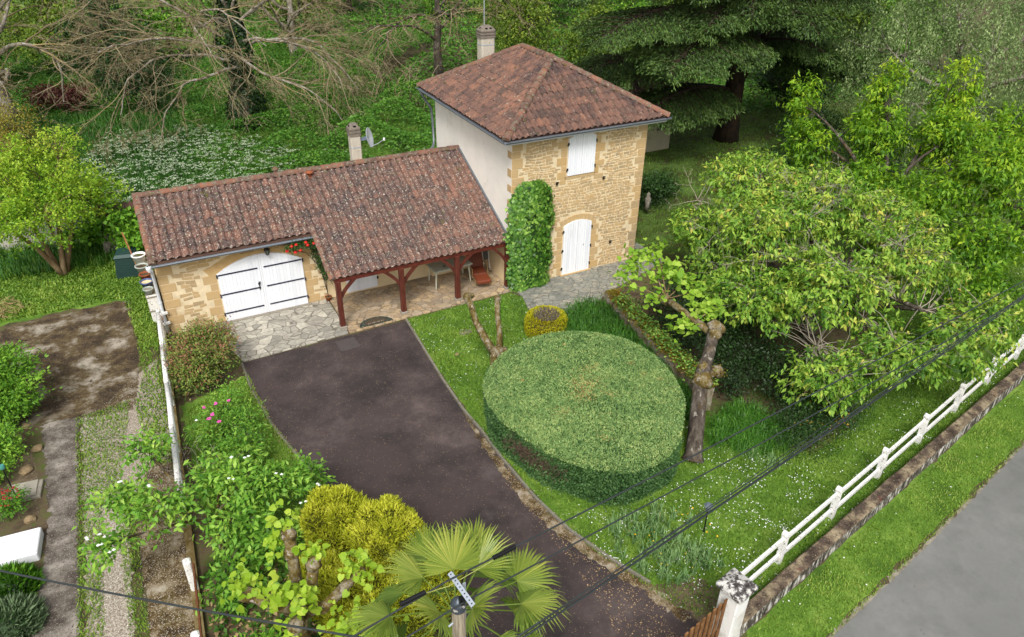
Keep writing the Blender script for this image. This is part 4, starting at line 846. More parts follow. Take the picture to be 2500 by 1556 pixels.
mb = MB(); frustum(mb, (-11.8, 7.1, 0), .76, .76, .62, .62, .78, .88, -.2); mb.box((-11.72, 7.1, .89), (.3, .5, .03), rz=-.2); mb.build('lid', flat('bin_lid', '#31504b', .5, var=.06), cpz)
st = MB(); st.beam((-11.45, 5.9, .0), (-11.75, 7.2, 1.55), .045, .045); props(st.build('leaning_stake', flat('rusty_stake', '#a8714a', .85, var=.3, scale=12)), 'rusty brown stake leaning beside the green compost bin', 'stake')
# shelf with pots along the garage side
sh = thing('plant_stand', (-11.3, 4.6, 0), 'narrow weathered stand against the garage side wall holding pots and jars', 'plant stand')
for z in (.45, .95):
    mb = MB(); mb.box((-11.28, 4.5, z), (.34, 3.0, .03)); mb.build('shelf', M['concrete'], sh)
for y in (3.05, 4.5, 5.95):
    mb = MB(); mb.box((-11.28, y, .5), (.3, .05, 1.0)); mb.build('leg', M['whitefence'], sh)
def pot(name, x, y, z, r, h, m, label, inner='soil', taper=.7, group=None):
    t = thing(name, (x, y, z), label, 'pot', group); mb = MB(); mb.lathe([(0, 0), (r*taper, 0), (r*.95, h*.85), (r*1.08, h*.86), (r*1.08, h), (r*.9, h), (r*.85, h*.8)], (x, y, z), 18); mb.build('pot_body', m, t, True)
    mb = MB(); mb.lathe([(0, h*.8), (r*.86, h*.8)], (x, y, z), 18); mb.build('filling', M[inner], t); return t
pot('clay_pot', -11.33, 4.25, .965, .17, .26, M['terra'], 'empty terracotta pot on the plant stand, behind the blue and cream pot')
pot('glazed_pot', -11.33, 3.72, .965, .19, .24, flat('blue_glaze', '#5e6f9c', .3, spots=[(3, .6, .62, '#e6d8b0')]), 'wide glazed blue pot with cream inside on the plant stand', 'porchwall')
pot('glass_jar', -11.33, 3.25, .965, .15, .2, flat('pale_glass', '#b9c4bc', .15), 'pale glass bowl at the near end of the plant stand', 'concrete')
pot('metal_tub', -11.38, 5.0, .965, .2, .22, flat('dull_tub', '#c2c8c0', .5), 'dull white enamel basin on the plant stand below the roof edge', 'moss' if 'moss' in M else 'soil')
pot('white_tub', -11.4, 5.75, .965, .22, .3, M['white'], 'round white plastic tub at the far end of the plant stand', 'soil')
pot('clay_pot', -11.2, 2.75, .0, .1, .3, M['terra'], 'small terracotta pot standing on the ground behind the downpipe')
pot('clay_pot', -5.98, 1.95, .04, .11, .15, M['terra'], 'small terracotta pot with a green plant at the garage wall beside the porch')
# ---------------------------------------------------------------- porch furniture
tb = thing('garden_table', (-1.75, 1.35, .045), 'off white plastic rectangular table under the porch roof', 'table')
WP = flat('offwhite_plastic', '#cfcdb8', .5, var=.04)
mb = MB(); mb.bbox((-1.72, 1.38, .74), (1.5, .82, .035), bv=.03, rz=.04); mb.bbox((-1.72, 1.38, .695), (1.36, .7, .06), rz=.04); mb.build('tabletop', WP, tb)
for dx, dy in ((-.62, -.3), (.62, -.3), (.62, .3), (-.62, .3)):
    mb = MB(); mb.tube([(-1.72+dx, 1.38+dy, .69), (-1.72+dx*1.08, 1.38+dy*1.12, .045)], [.04, .028], 8); mb.build('leg', WP, tb)
mb = MB(); mb.lathe([(0, 0), (.05, 0), (.065, .03), (.05, .03), (.045, .012), (0, .012)], (-2.0, 1.2, .758), 14); props(mb.build('ashtray', flat('ashtray_glass', '#a89a84', .3)), 'small round ashtray on the porch table', 'ashtray')
lg = thing('lounge_chair', (-.75, 1.2, .045), 'reclining garden lounger with reddish brown cushions beside the porch table', 'lounger')
BR = flat('brown_cushion', '#7e4028', .6, var=.12, scale=4)
def cush(mb, c, d, R, b=.03):
    mb.bbox(c, d, bv=b, R=R)
Ry = Matrix.Rotation(-.15, 3, 'Z')
mb = MB(); cush(mb, (-.78, .98, .42), (.52, .50, .10), Ry @ Matrix.Rotation(.12, 3, 'X')); mb.build('seat_cushion', BR, lg)
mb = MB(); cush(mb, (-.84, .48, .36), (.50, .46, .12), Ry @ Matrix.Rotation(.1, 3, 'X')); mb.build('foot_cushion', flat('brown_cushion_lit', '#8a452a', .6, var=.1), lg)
mb = MB(); cush(mb, (-.70, 1.42, .82), (.52, .1, .85), Ry @ Matrix.Rotation(-.42, 3, 'X')); mb.build('back_cushion', BR, lg)
for dx in (-.3, .3):
    mb = MB(); mb.tube([(-.8+dx, .35, .3), (-.75+dx, 1.2, .35), (-.68+dx, 1.65, 1.15)], .018, 6); mb.tube([(-.78+dx, .6, .32), (-.8+dx, .5, .05)], .016, 6); mb.tube([(-.75+dx, 1.15, .34), (-.72+dx, 1.4, .05)], .016, 6)
    mb.tube([(-.79+dx, .8, .62), (-.75+dx, 1.35, .66)], .022, 6); mb.tube([(-.79+dx, .8, .34), (-.79+dx, .8, .62)], .016, 6); mb.build('side_frame', flat('lounger_frame', '#a58a62', .5), lg)
fc_ = thing('folded_chair', (-.2, 1.6, .045), 'pale grey folded garden chair leaning behind the brown lounger', 'chair')
mb = MB()
for x in (-.28, -.05): mb.tube([(x, 1.5, .05), (x, 1.72, .95), (x, 1.75, 1.02)], .018, 6)
mb.tube([(-.28, 1.75, 1.02), (-.05, 1.75, 1.02)], .018, 6); mb.build('frame', M['white'], fc_)
mb = MB(); mb.beam((-.165, 1.6, .45), (-.165, 1.72, .98), .2, .03); mb.build('seat', flat('grey_web', '#6d6c68', .8), fc_)
mat_ = thing('doormat', (-5.1, -.1, .045), 'half moon brown doormat with a dark border at the porch edge', 'doormat')
def half(r, rx): return [(-5.02+rx*r*math.cos(math.pi*i/16), -.27+.44*r*math.sin(math.pi*i/16)) for i in range(17)]
mb = MB(); mb.prism(half(1, .56), .046, .062); mb.build('rubber_edge', flat('mat_rubber', '#3f4238', .8, spots=[(16, .55, .62, '#7d8f78')]), mat_)
mb = MB(); mb.prism([(x, y+.05) for x, y in half(.72, .52)], .060, .067); mb.build('coir', flat('coir', '#5c5040', .95, var=.3, scale=30), mat_)
mb = MB()
for i, (x, w) in enumerate(((-5.26, .03), (-5.2, .05), (-5.12, .03), (-5.06, .06), (-4.97, .03), (-4.91, .05), (-4.83, .03), (-4.77, .04))): mb.box((x, -.175+.012*(i % 2), .0685), (w, .05-.02*(i % 3 == 1), .003))
mb.build('lettering', flat('mat_letters', '#b09c84', .9), mat_)
# climbing rose
rose = thing('climbing_rose', (-6.05, 1.9, 0), 'climbing rose with red blooms trained over the right end of the garage door', 'rose')
B = [(-6.75, 1.68, 2.38, .52, .14, .18), (-6.2, 1.66, 2.42, .25, .14, .16), (-6.1, 1.8, 1.5, .14, .14, .35), (-5.95, 1.7, 1.15, .16, .15, .3), (-6.2, 1.85, 1.9, .12, .1, .2)]
crown(rose, B, 200, 12, .06, .06, .7, L_['dark'], base=.75, droop=.2)
mb = MB()
for pts in ([(-5.98, 1.9, 0), (-6.02, 1.88, .8), (-6.2, 1.9, 1.6), (-6.35, 1.95, 2.1), (-6.9, 2.0, 2.35), (-7.4, 2.0, 2.4)], [(-6.02, 1.88, .5), (-6.15, 1.85, 1.5), (-6.2, 1.85, 2.3), (-6.4, 1.9, 2.5)], [(-6.15, 1.9, 1.4), (-6.5, 1.98, 1.95), (-6.9, 2.0, 2.1)]): mb.tube(pts, .014, 5)
mb.build('stem', M['bark'], rose)
for x, y, z in ((-7.0, 1.72, 2.45), (-7.15, 1.75, 2.3), (-6.85, 1.7, 2.48), (-6.55, 1.7, 2.5), (-6.5, 1.7, 2.4), (-6.9, 1.72, 2.22), (-6.75, 1.7, 2.27), (-6.2, 1.68, 2.48), (-6.3, 1.7, 2.42), (-5.8, 1.6, 1.55)):
    mb = MB(); 
    for k_ in range(6): t = k_*math.pi/3; mb.lathe([(0, -.02), (.034, 0), (.018, .03)], (x+.03*math.cos(t), y-.14, z+.03*math.sin(t)), 6)
    mb.lathe([(0, -.03), (.04, 0), (0, .04)], (x, y-.16, z), 8); mb.build('bloom', flat('red_petal', '#d8231c', .5) if 'redp' not in M else M['redp'], rose); M['redp'] = bpy.data.materials['red_petal']
vine = thing('dry_vine', (-8.3, 2.0, 2.0), 'leafless dry vine along the wall above the left garage door', 'vine'); mb = MB()
for i in range(14): x = -8.6+i*.11; mb.tube([(x, 2.02, 2.36+random.uniform(-.04, .06)), (x+.12, 1.98, 2.36+random.uniform(-.06, .08)), (x+.22, 2.02, 2.38+random.uniform(-.1, .1))], .008, 3)
mb.build('twigs', M['twig'], vine)
# ivy column
ivy = thing('ivy_column', (.75, -.15, 0), 'tall rounded column of glossy green ivy climbing the left corner of the stone house front', 'ivy')
mb = MB(); mb.prism(ell(.68, -.12, .72, .28, 16), .1, 3.2); mb.prism(ell(.68, -.12, .55, .22, 16), 3.2, 3.7); mb.build('ivy_mass', L_['dark'], ivy)
n = 6800; t = RG.uniform(-1, 1, n); z = RG.uniform(.02, 4.0, n); wz = np.where(z > 3.1, np.sqrt(np.clip(1-((z-3.1)/.97)**2, 0, 1)), 1.)*(.84+.05*np.sin(z*3)); wz *= np.where(z < 1.2, .84+.133*z, 1)
x = .66 + t*wz*(1+.05*np.sin(z*5+t*2)) + RG.normal(0, .04, n); dep = -.30*np.sqrt(np.clip(1-t**4, 0, 1))*np.minimum(1, wz/.5) + RG.normal(0, .045, n) - .08*np.sin(x*7+z*3)*.5
dep = np.minimum(dep, -.05) ; P_ = np.stack([x, dep-.05, z], 1)
D = unit(np.stack([RG.normal(0, .45, n), RG.normal(-.35, .2, n), np.full(n, -1.)], 1)); N = unit(np.stack([t*.9+RG.normal(0, .3, n), RG.normal(-1, .2, n), RG.normal(.55, .3, n)], 1)); l = RG.uniform(.07, .15, n)
c_ = .5*np.sin(x*5+np.sin(z*4))*np.sin(z*3.1)
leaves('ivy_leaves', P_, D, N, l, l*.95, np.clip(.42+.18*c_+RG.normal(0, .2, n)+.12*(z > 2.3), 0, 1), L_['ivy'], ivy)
# ---------------------------------------------------------------- clipped hedge
hd = thing('clipped_hedge', (-1.75, -7.6, 0), 'large low flat topped hedge clipped into a rounded block beside the driveway', 'hedge')
HT = 1.12
mb = MB(); V = []; prof = [(.93, 0), (.95, .3), (.955, 1.0), (.95, HT-.05), (.93, HT-.03), (.6, HT), (0, HT+.01)]; nn_ = 48
for s, z in prof: V += [(*hpt(2*math.pi*k/nn_, s), z) for k in range(nn_)]
mb.add(V, [(i*nn_+k, i*nn_+(k+1) % nn_, (i+1)*nn_+(k+1) % nn_, (i+1)*nn_+k) for i in range(len(prof)-1) for k in range(nn_)]); mb.build('hedge_core', L_['dark'], hd)
M['yewdry'] = flat('dry_yew', '#cfa46a', .9, var=.2)
th = RG.uniform(0, 2*np.pi, 1); n = 130000
T = RG.uniform(0, 2*np.pi, n); S = np.sqrt(RG.uniform(0, 1, n)); X = np.column_stack(hpt(T, S))
edge = np.clip((S-.9)/.1, 0, 1); z = HT + .035 + RG.normal(0, .014, n) - edge**3*.06 + .012*np.sin(X[:, 0]*2.3)*np.sin(X[:, 1]*1.9)
P_ = np.stack([X[:, 0], X[:, 1], z-.03], 1); D = unit(np.stack([RG.normal(0, .6, n), RG.normal(0, .6, n), np.full(n, .75)], 1)); N = unit(RG.normal(0, 1, (n, 3))+np.array([0, -.4, .4])); l = RG.uniform(.028, .058, n)
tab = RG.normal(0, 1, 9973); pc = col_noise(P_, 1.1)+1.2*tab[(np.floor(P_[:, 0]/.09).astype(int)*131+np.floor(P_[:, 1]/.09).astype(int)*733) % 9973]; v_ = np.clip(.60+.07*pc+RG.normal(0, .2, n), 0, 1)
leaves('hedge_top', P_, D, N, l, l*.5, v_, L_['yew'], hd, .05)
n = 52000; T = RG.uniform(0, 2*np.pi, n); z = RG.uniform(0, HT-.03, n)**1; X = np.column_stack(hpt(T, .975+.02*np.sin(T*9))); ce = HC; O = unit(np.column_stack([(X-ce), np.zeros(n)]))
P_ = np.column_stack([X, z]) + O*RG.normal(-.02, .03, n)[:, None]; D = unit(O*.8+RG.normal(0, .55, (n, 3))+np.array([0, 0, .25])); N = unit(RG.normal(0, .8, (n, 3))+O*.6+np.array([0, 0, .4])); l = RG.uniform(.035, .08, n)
leaves('hedge_sides', P_, D, N, l, l*.5, np.clip(.17+RG.normal(0, .12, n), 0, 1), L_['yew'], hd, .05)  # darker tone puts the sides' shade into the colour; top also has new growth
k = (T > 2.9) & (T < 4.1) ; n = 3200; T = RG.uniform(3.15, 4.0, n); z = RG.uniform(.35, 1.05, n); X = np.column_stack(hpt(T, 1.0)); P_ = np.column_stack([X, z]); O = unit(np.column_stack([X-ce, np.zeros(n)])); kk = RG.random(n) < np.exp(-((T-3.6)/.3)**2-((z-.7)/.2)**2); P_ = P_[kk]; O = O[kk]; n = len(P_)
leaves('bare_patch', P_, unit(O+RG.normal(0, .8, (n, 3))), unit(RG.normal(0, 1, (n, 3))), .12, .012, .5, flat('bare_hedge_twig', '#6a5348', .9, var=.3, scale=20), hd)
DP = []
for cx, cy_, rr in ((-2.7, -8.0, .25), (-1.5, -7.3, .5), (-1.0, -6.7, .25), (.1, -7.0, .10), (.35, -8.0, .09), (-2.3, -9.3, .15), (-1.7, -6.0, .06), (-1.1, -5.4, .05), (-3.0, -6.4, .05), (.1, -7.6, .08), (-1.9, -7.7, .3), (-1.2, -7.9, .25)):
    n = int(330*rr*rr/.1)+12; DP.append(np.column_stack([RG.normal(cx, rr*.6, n), RG.normal(cy_, rr*.45, n), np.full(n, HT+.02)]))
P_ = np.concatenate(DP); n = len(P_); o = leaves('dry_foliage', P_, unit(RG.normal(0, 1, (n, 3))*[1, 1, .5]), unit(RG.normal(0, .4, (n, 3))+[0, 0, 1]), .05, .016, .5, M['yewdry'], hd); o['kind'] = 'stuff'
gb = thing('golden_shrub', (-.28, -3.05, 0), 'round clipped golden shrub with a grey bare top beside the crazy paving', 'shrub')
n = 9000; T = RG.uniform(0, 2*np.pi, n); up_b = RG.random(n) < .4; z = np.where(up_b, .58, RG.uniform(.02, .6, n)); rad = np.where(up_b, np.sqrt(RG.uniform(0, 1, n)), 1.)*(.66-.08*np.clip((z-.45)/.2, 0, 1))
z = z + np.where(up_b, .1*(1-(rad/.7)**2), 0); O = np.column_stack([np.cos(T), np.sin(T), np.where(up_b, 1.5, .1)]); P_ = np.column_stack([-.28+rad*np.cos(T), -3.05+rad*np.sin(T), z]); bare_ = up_b & (rad < .42) & (RG.random(n) < .8)
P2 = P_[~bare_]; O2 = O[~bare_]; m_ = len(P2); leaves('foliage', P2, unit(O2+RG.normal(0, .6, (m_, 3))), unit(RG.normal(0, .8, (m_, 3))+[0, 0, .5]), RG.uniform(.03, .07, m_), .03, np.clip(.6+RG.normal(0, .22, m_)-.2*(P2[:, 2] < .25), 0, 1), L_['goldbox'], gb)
P2 = P_[bare_]; m_ = len(P2); leaves('bare_top', P2, unit(RG.normal(0, .7, (m_, 3))+[0, 0, .8]), unit(RG.normal(0, 1, (m_, 3))), .08, .014, .5, flat('bare_shrub_twig', '#8d8073', .9, var=.3, scale=20), gb)
mb = MB(); mb.lathe([(.57, 0), (.58, .4), (.48, .54), (0, .62)], (-.28, -3.05, 0), 24); mb.build('shrub_core', flat('shrub_core', '#5a5432', .95), gb)
# ---------------------------------------------------------------- street wall, fence, pillar, gate
sw = thing('street_wall', (3, -13.2, 0), 'low weathered concrete wall with peeling white streaks between verge and fence', 'wall')
def swall(x0, x1):
    mb = MB(); n = max(2, int((x1-x0)/.4)); V = []; 
    for i in range(n+1):
        x = x0+(x1-x0)*i/n; y = wall_y(x); j = lambda s=.012: random.uniform(-s, s)
        V += [(x, y+j(), 0), (x+.01, y+.02+j(), .30+j()), (x, y+.05+j(), .33+j(.008)), (x, y+.27+j(), .34+j(.008)), (x, y+.3+j(), .31+j()), (x, y+.3, 0)]
    F = [(i*6+k, (i+1)*6+k, (i+1)*6+k+1, i*6+k+1) for i in range(n) for k in range(5)]
    mb.add(V, F); return mb
mw_ = mat('street_wall_face', [(.25, '#332e2a'), (.47, '#5c544a'), (.56, '#8b8378'), (.68, '#dad7d0')], scale=3.6, stretch=(2.2, 2.2, .6), rough=.95, bump=(20, .7), spots=[(8, .6, .68, '#d6d3cb'), (6, .6, .7, '#3a3229')])
mt_ = mat('street_wall_top', [(.25, '#3f332a'), (.45, '#66574a'), (.6, '#8f7f66'), (.8, '#b8a788')], scale=2.5, rough=.95, bump=(30, .9), spots=[(8, .56, .66, '#4c3f30'), (3, .6, .74, '#7e4a40'), (30, .6, .68, '#c0b296')])
mb = swall(-2.55, 40); 
for i in range(len(mb.F)): mb.M[i] = 1 if i % 5 in (1, 2, 3) else 0
mb.build('wall_body', [mw_, mt_], sw)
fn = thing('white_fence', (3, -12.7, 0), 'white painted concrete post and two rail fence running along the street wall', 'fence')
fy = lambda x: -13.27+.2*x
def fpost(x, y, parent, h=.98, ang=.197):
    mb = MB(); R = Matrix.Rotation(ang, 3, 'Z'); P2 = []
    prof = [(-.055, -.1), (.055, -.1), (.05, h-.16)]+[(.075*math.cos(a), h-.1+.075*math.sin(a)) for a in [math.radians(d) for d in (-30, 0, 30, 60, 90, 120, 150, 180, 210)]]+[(-.05, h-.16)]
    n = len(prof); V = [Vector((x, y, 0))+R@Vector((px*.9, s*.065, pz)) for s in (-1, 1) for px, pz in prof]
    mb.add(V, [tuple(range(n)), tuple(range(2*n-1, n-1, -1))]+[((i+1) % n, i, n+i, n+(i+1) % n) for i in range(n)]); return mb.build('post', M['whitefence'], parent)
xs = [-.42+2.07*i for i in range(0, 14)]
for x in xs: fpost(x, fy(x), fn)
ex = [-2.45]+xs
for a, b in zip(ex, ex[1:]):
    for z in (.76, .26):
        mb = MB(); dz = random.uniform(-.015, .015); mb.beam((a+.05, fy(a), z+dz), (b-.05, fy(b), z-dz), .055, .10); mb.build('rail', M['whitefence'], fn)
pil = thing('gate_pillar', (-2.72, -14.2, 0), 'square white gate pillar with a lichen blackened cap at the street corner', 'pillar')
mb = MB(); mb.bbox((-2.72, -14.22, .75), (.40, .40, 1.5), bv=.015, rz=.197); mb.build('shaft', mat('pillar_paint', [(.3, '#d6d2c8'), (.6, '#ecebe6')], scale=2, rough=.8, bump=(20, .4), spots=[(5, .64, .74, '#a89f8c')]), pil)
mb = MB(); mb.bbox((-2.72, -14.22, 1.54), (.56, .56, .09), bv=.02, rz=.197)
R = Matrix.Rotation(.197, 3, 'Z'); c = Vector((-2.72, -14.22, 1.585)); V = [c+R@Vector((x*.265, y*.265, 0)) for x, y in ((-1, -1), (1, -1), (1, 1), (-1, 1))]+[c+Vector((0, 0, .1))]
mb.add(V, [(0, 1, 4), (1, 2, 4), (2, 3, 4), (3, 0, 4)]); mb.build('cap', mat('pillar_cap', [(.3, '#34302e'), (.48, '#6a6562'), (.6, '#d2cfc8')], scale=6, rough=.9, bump=(20, .6), spots=[(12, .6, .66, '#e4e2dc'), (4, .62, .72, '#6e4a30')]), pil)
gt = thing('wooden_gate', (-3.6, -14.4, 0), 'brown slatted wooden gate leaf hinged to the white pillar', 'gate')
for i in range(15):
    x = -3.03-.155*i; mb = MB(); h = 1.32+.0*i; mb.bbox((x, -14.22+.197*(x+2.72)-.02, .1+h/2), (.085, .03, h), bv=.006, rz=.197); mb.build('picket', M['brownwood'], gt)
for z in (.35, 1.15):
    mb = MB(); mb.beam((-2.98, -14.22+.197*(-2.98+2.72)+.03, z), (-5.25, -14.22+.197*(-5.25+2.72)+.03, z), .04, .1); mb.build('crossbar', M['brownwood'], gt)
lf2 = thing('side_fence', (-11.4, -3, 0), 'old white concrete rail fence with black lichen spots beside the neighbouring lane', 'fence')
fx = lambda y: -11.2+.045*(y-2.0)
mb = MB(); mb.beam((fx(2.1)-.02, 2.1, .06), (fx(-11), -11, .06), .16, .14); mb.build('kerb_base', mat('curb_moss', [(.3, '#6a5626'), (.6, '#8e7d55')], scale=3, rough=.95, spots=[(9, .6, .7, '#a59c8a')]), lf2)
PY = [2.1, .1, -1.9, -3.95, -6.0]
for y in PY:
    mb = MB(); mb.bbox((fx(y), y, .48), (.11, .12, .98), bv=.03); mb.build('post', M['whitefence'], lf2)
for a, b in zip(PY, PY[1:]):
    for z in (.86, .5):
        mb = MB(); mb.tube([(fx(a), a, z), (fx((a+b)/2)+random.uniform(-.015, .015), (a+b)/2, z), (fx(b), b, z)], .062, 8); mb.build('rail', M['whitefence'], lf2, True)
for z in (.86, .5):
    mb = MB(); mb.beam((fx(1.9), 1.9, z), (-10.95, 1.98, z), .07, .07); mb.build('rail', M['whitefence'], lf2)
for y, h in ((-8.45, .95), (-10.25, .95)):
    mb = MB(); mb.bbox((fx(y), y, h/2), (.15, .17, h), bv=.03); mb.build('post', M['whitefence'], lf2)
mb = MB(); mb.beam((fx(-8.4)+.1, -8.5, .82), (fx(-10.4)+.08, -10.6, .86), .035, .12); mb.build('rusty_bar', flat('rusty_bar', '#7a4a2e', .8, var=.3, scale=10), lf2)
# ---------------------------------------------------------------- left neighbour garden
wl = thing('white_low_wall', (-15.2, -5.6, 0), 'end of a bright white rendered low wall at the left edge', 'wall'); mb = MB(); mb.bbox((-15.52, -5.62, .11), (2.1, .8, .22), rz=-.08, bv=.02); mb.build('wall_body', M['white'], wl)
sl_ = thing('concrete_slab', (-14.9, -3.75, 0), 'pale square concrete inspection cover lying in the soil by the wheel track', 'slab')
mb = MB(); mb.bbox((-14.82, -3.72, .03), (.66, .62, .07), rz=-.1, bv=.012); mb.build('frame', M['concrete'], sl_)
mb = MB(); mb.bbox((-14.86, -3.69, .08), (.56, .53, .04), rz=-.1, bv=.01); mb.build('lid', flat('pale_concrete', '#b8b0a0', .9, var=.1), sl_)
def rock(x, y, s, lab):
    mb = MB(); bm = bmesh.new(); bmesh.ops.create_icosphere(bm, subdivisions=2, radius=s)
    for v in bm.verts: v.co *= random.uniform(.75, 1.15); v.co.z *= .6
    mb.add([(v.co.x+x, v.co.y+y, v.co.z+s*.3) for v in bm.verts], [tuple(v.index for v in f.verts) for f in bm.faces]); bm.free()
    props(mb.build('rock', flat('ochre_rock', '#a08a68', .95, var=.25, scale=9, bump=(20, .6)) if 'ochre_rock' not in bpy.data.materials else bpy.data.materials['ochre_rock']), lab, 'rock')
rock(-14.62, -2.15, .14, 'flat ochre stone in the soil above the pale slab'); rock(-14.85, -2.9, .16, 'grey brown stone lying just above the pale slab'); rock(-14.72, -4.75, .13, 'small stone beside the white wall end'); rock(-14.9, -1.0, .1, 'small yellowish stone under the big left shrub')
shrub('dense_shrub', (-15.3, -.3, 0), 'big bright green rounded laurel like shrub at the left edge beside the mossy concrete', 'shrub', [(-15.25, -.1, .95, 1.0, 1.2, 1.0), (-15.7, .3, .95, 1.0, 1.2, .9), (-15.3, -.8, .7, .8, .7, .65)], 420, 30, .13, .11, .42, L_['green'], base=.6, droop=.2, outw=.9, twigs=.05)
shrub('dense_shrub', (-15.5, -2.4, 0), 'smaller light green shrub below the big left shrub', 'shrub', [(-15.35, -2.3, .5, .7, .7, .5), (-15.5, -3.1, .35, .45, .4, .35)], 130, 28, .11, .09, .45, L_['green'], base=.65, droop=.2, twigs=.05)
def tuftbush(loc, r, h, m, lab, base=.5, nm='lavender_bush', cat='bush', n=2600):
    t = thing(nm, loc, lab, cat); T = RG.uniform(0, 2*np.pi, n); S = np.sqrt(RG.uniform(0, 1, n)); P_ = np.column_stack([loc[0]+r*S*np.cos(T)*.9, loc[1]+r*S*np.sin(T)*.9, h*(1-S**2)*RG.uniform(.15, .8, n)])
    D = unit(np.column_stack([np.cos(T)*S, np.sin(T)*S, np.full(n, .9)])+RG.normal(0, .25, (n, 3))); leaves('foliage', P_, D, unit(RG.normal(0, 1, (n, 3))), RG.uniform(.12, .28, n), .05, np.clip(base+RG.normal(0, .22, n), 0, 1), m, t)
    mb = MB(); mb.lathe([(r*.85, 0), (r*.8, h*.4), (r*.4, h*.75), (0, h*.8)], loc, 12); mb.build('core', L_['dark'], t); return t
tuftbush((-14.95, -6.75, 0), .45, .6, L_['green'], 'grey green lavender tuft just below the white wall end', .3)
tuftbush((-15.0, -7.7, 0), .6, .6, L_['lav'], 'silver grey lavender bush at the lower left edge, below the white wall', .4)
rb = shrub('red_flower_bush', (-15.15, -4.35, 0), 'small bush dotted with dark red flowers beside the pale slab', 'bush', [(-15.1, -4.3, .3, .38, .42, .28)], 60, 22, .08, .06, .6, L_['green'], base=.35, twigs=0)
mb = MB()
for _ in range(40): a = random.uniform(0, 6.28); q = random.uniform(0, .36); mb.lathe([(0, -.02), (.028, 0), (0, .02)], (-15.1+q*math.cos(a), -4.3+q*math.sin(a), .5+.12*(1-q/.36)), 5)
o = mb.build('flower_heads', flat('dark_red_petal', '#a02a22', .6), rb); o['kind'] = 'stuff'
bf = thing('garden_post', (-15.0, -3.9, 0), 'thin dark metal post with a turquoise glass holder at the left edge', 'post'); mb = MB(); mb.tube([(-14.98, -3.95, 0), (-15.02, -3.9, 1.9)], .014, 6); mb.build('rod', M['iron'], bf)
mb = MB(); mb.lathe([(0, 0), (.05, 0), (.06, .05), (.05, .1), (0, .1)], (-14.98, -3.98, 1.05), 10); mb.build('holder', flat('turquoise', '#5aa89c', .3), bf)
mb = MB(); mb.lathe([(0, 0), (.05, .02), (.02, .5), (0, .55)], (-15.04, -3.9, 1.4), 8); mb.build('furled_cloth', flat('greycloth', '#56665e', .8), bf)
P_ = scatter(ell(-15.9, 6.0, .8, .6, 12), 420); n = len(P_); P_[:, 2] = RG.uniform(.02, .22, n); o = leaves('brush_pile', P_, RG.normal(0, 1, (n, 3))*[1, 1, .3], RG.normal(0, .5, (n, 3))+[0, 0, 1], RG.uniform(.15, .4, n), .014, RG.random(n), M['litter']); props(o, 'heap of cut brown twigs at the left edge below the lime green tree', kind='stuff')
# ---------------------------------------------------------------- shrubs left of the drive
shrub('abelia_bush', (-10.45, -1.0, 0), 'rounded bush of green leaves tinged purple brown at the patio corner', 'bush', [(-10.35, -.85, .8, 1.02, 1.0, .78), (-10.1, -.3, 1.0, .75, .65, .52), (-10.7, -1.4, .6, .7, .6, .55)], 620, 22, .10, .078, .5, L_['abelia'], base=.5, clv=.16, lfv=.24, topv=.5, outw=.9, twigs=.15, droop=0)
po = shrub('peony_bush', (-10.4, -3.7, 0), 'leafy peony with a few bright pink blooms in the strip left of the driveway', 'bush', [(-10.2, -3.3, .5, .6, .5, .45), (-10.6, -4.1, .55, .6, .6, .5), (-9.85, -3.9, .5, .5, .6, .45), (-9.9, -2.9, .7, .35, .4, .35), (-9.75, -4.9, .5, .5, .6, .4)], 230, 18, .13, .10, .34, L_['mock'], base=.45, droop=.2)
for x, y, z in ((-10.65, -3.55, .95), (-10.35, -3.6, 1.0), (-10.05, -3.55, .95), (-10.6, -4.35, 1.15), (-10.5, -4.15, 1.1), (-10.4, -4.45, 1.05)):
    mb = MB(); c = Vector((x, y, z))
    for k_ in range(9): a = k_*.9; mb.lathe([(0, -.02), (.022, -.005), (.018, .012), (0, .02)], c+Vector((random.uniform(.01, .045)*math.cos(a), random.uniform(.01, .045)*math.sin(a), random.uniform(-.015, .02))), 6)
    mb.build('bloom', bpy.data.materials.get('pink_petal') or flat('pink_petal', '#dd5fae', .5), po)
mo = thing('mock_orange', (-11.0, -7.3, 0), 'sprawling leafy shrub with arching stems and white flowers overhanging the old white fence', 'shrub')
B = [(-12.0, -5.4, 1.55, .55, .45, .38), (-12.55, -6.9, 1.65, .6, .5, .42), (-12.9, -8.1, 1.65, .42, .4, .35), (-11.9, -7.6, 1.7, .6, .5, .45), (-10.8, -7.0, 1.5, .6, .6, .5), (-10.2, -7.6, 1.6, .75, .6, .5), (-9.5, -7.6, 1.4, .6, .5, .45), (-10.6, -8.2, 1.2, .6, .5, .6), (-9.0, -7.3, 1.0, .5, .4, .35), (-10.9, -9.1, .5, .6, .6, .4), (-10.0, -8.6, .9, .6, .5, .5), (-10.1, -5.5, .8, .4, .5, .4)]
C = crown(mo, B, 560, 14, .11, .15, .44, L_['mock'], base=.45, droop=.35, topv=.25, outw=.8)
wood(mo, (-11.0, -7.5, 0), (-11.0, -7.4, .8), B, C, M['mossbark'], .07, .3, 'stem', M['bark'], .008)
mb = MB()
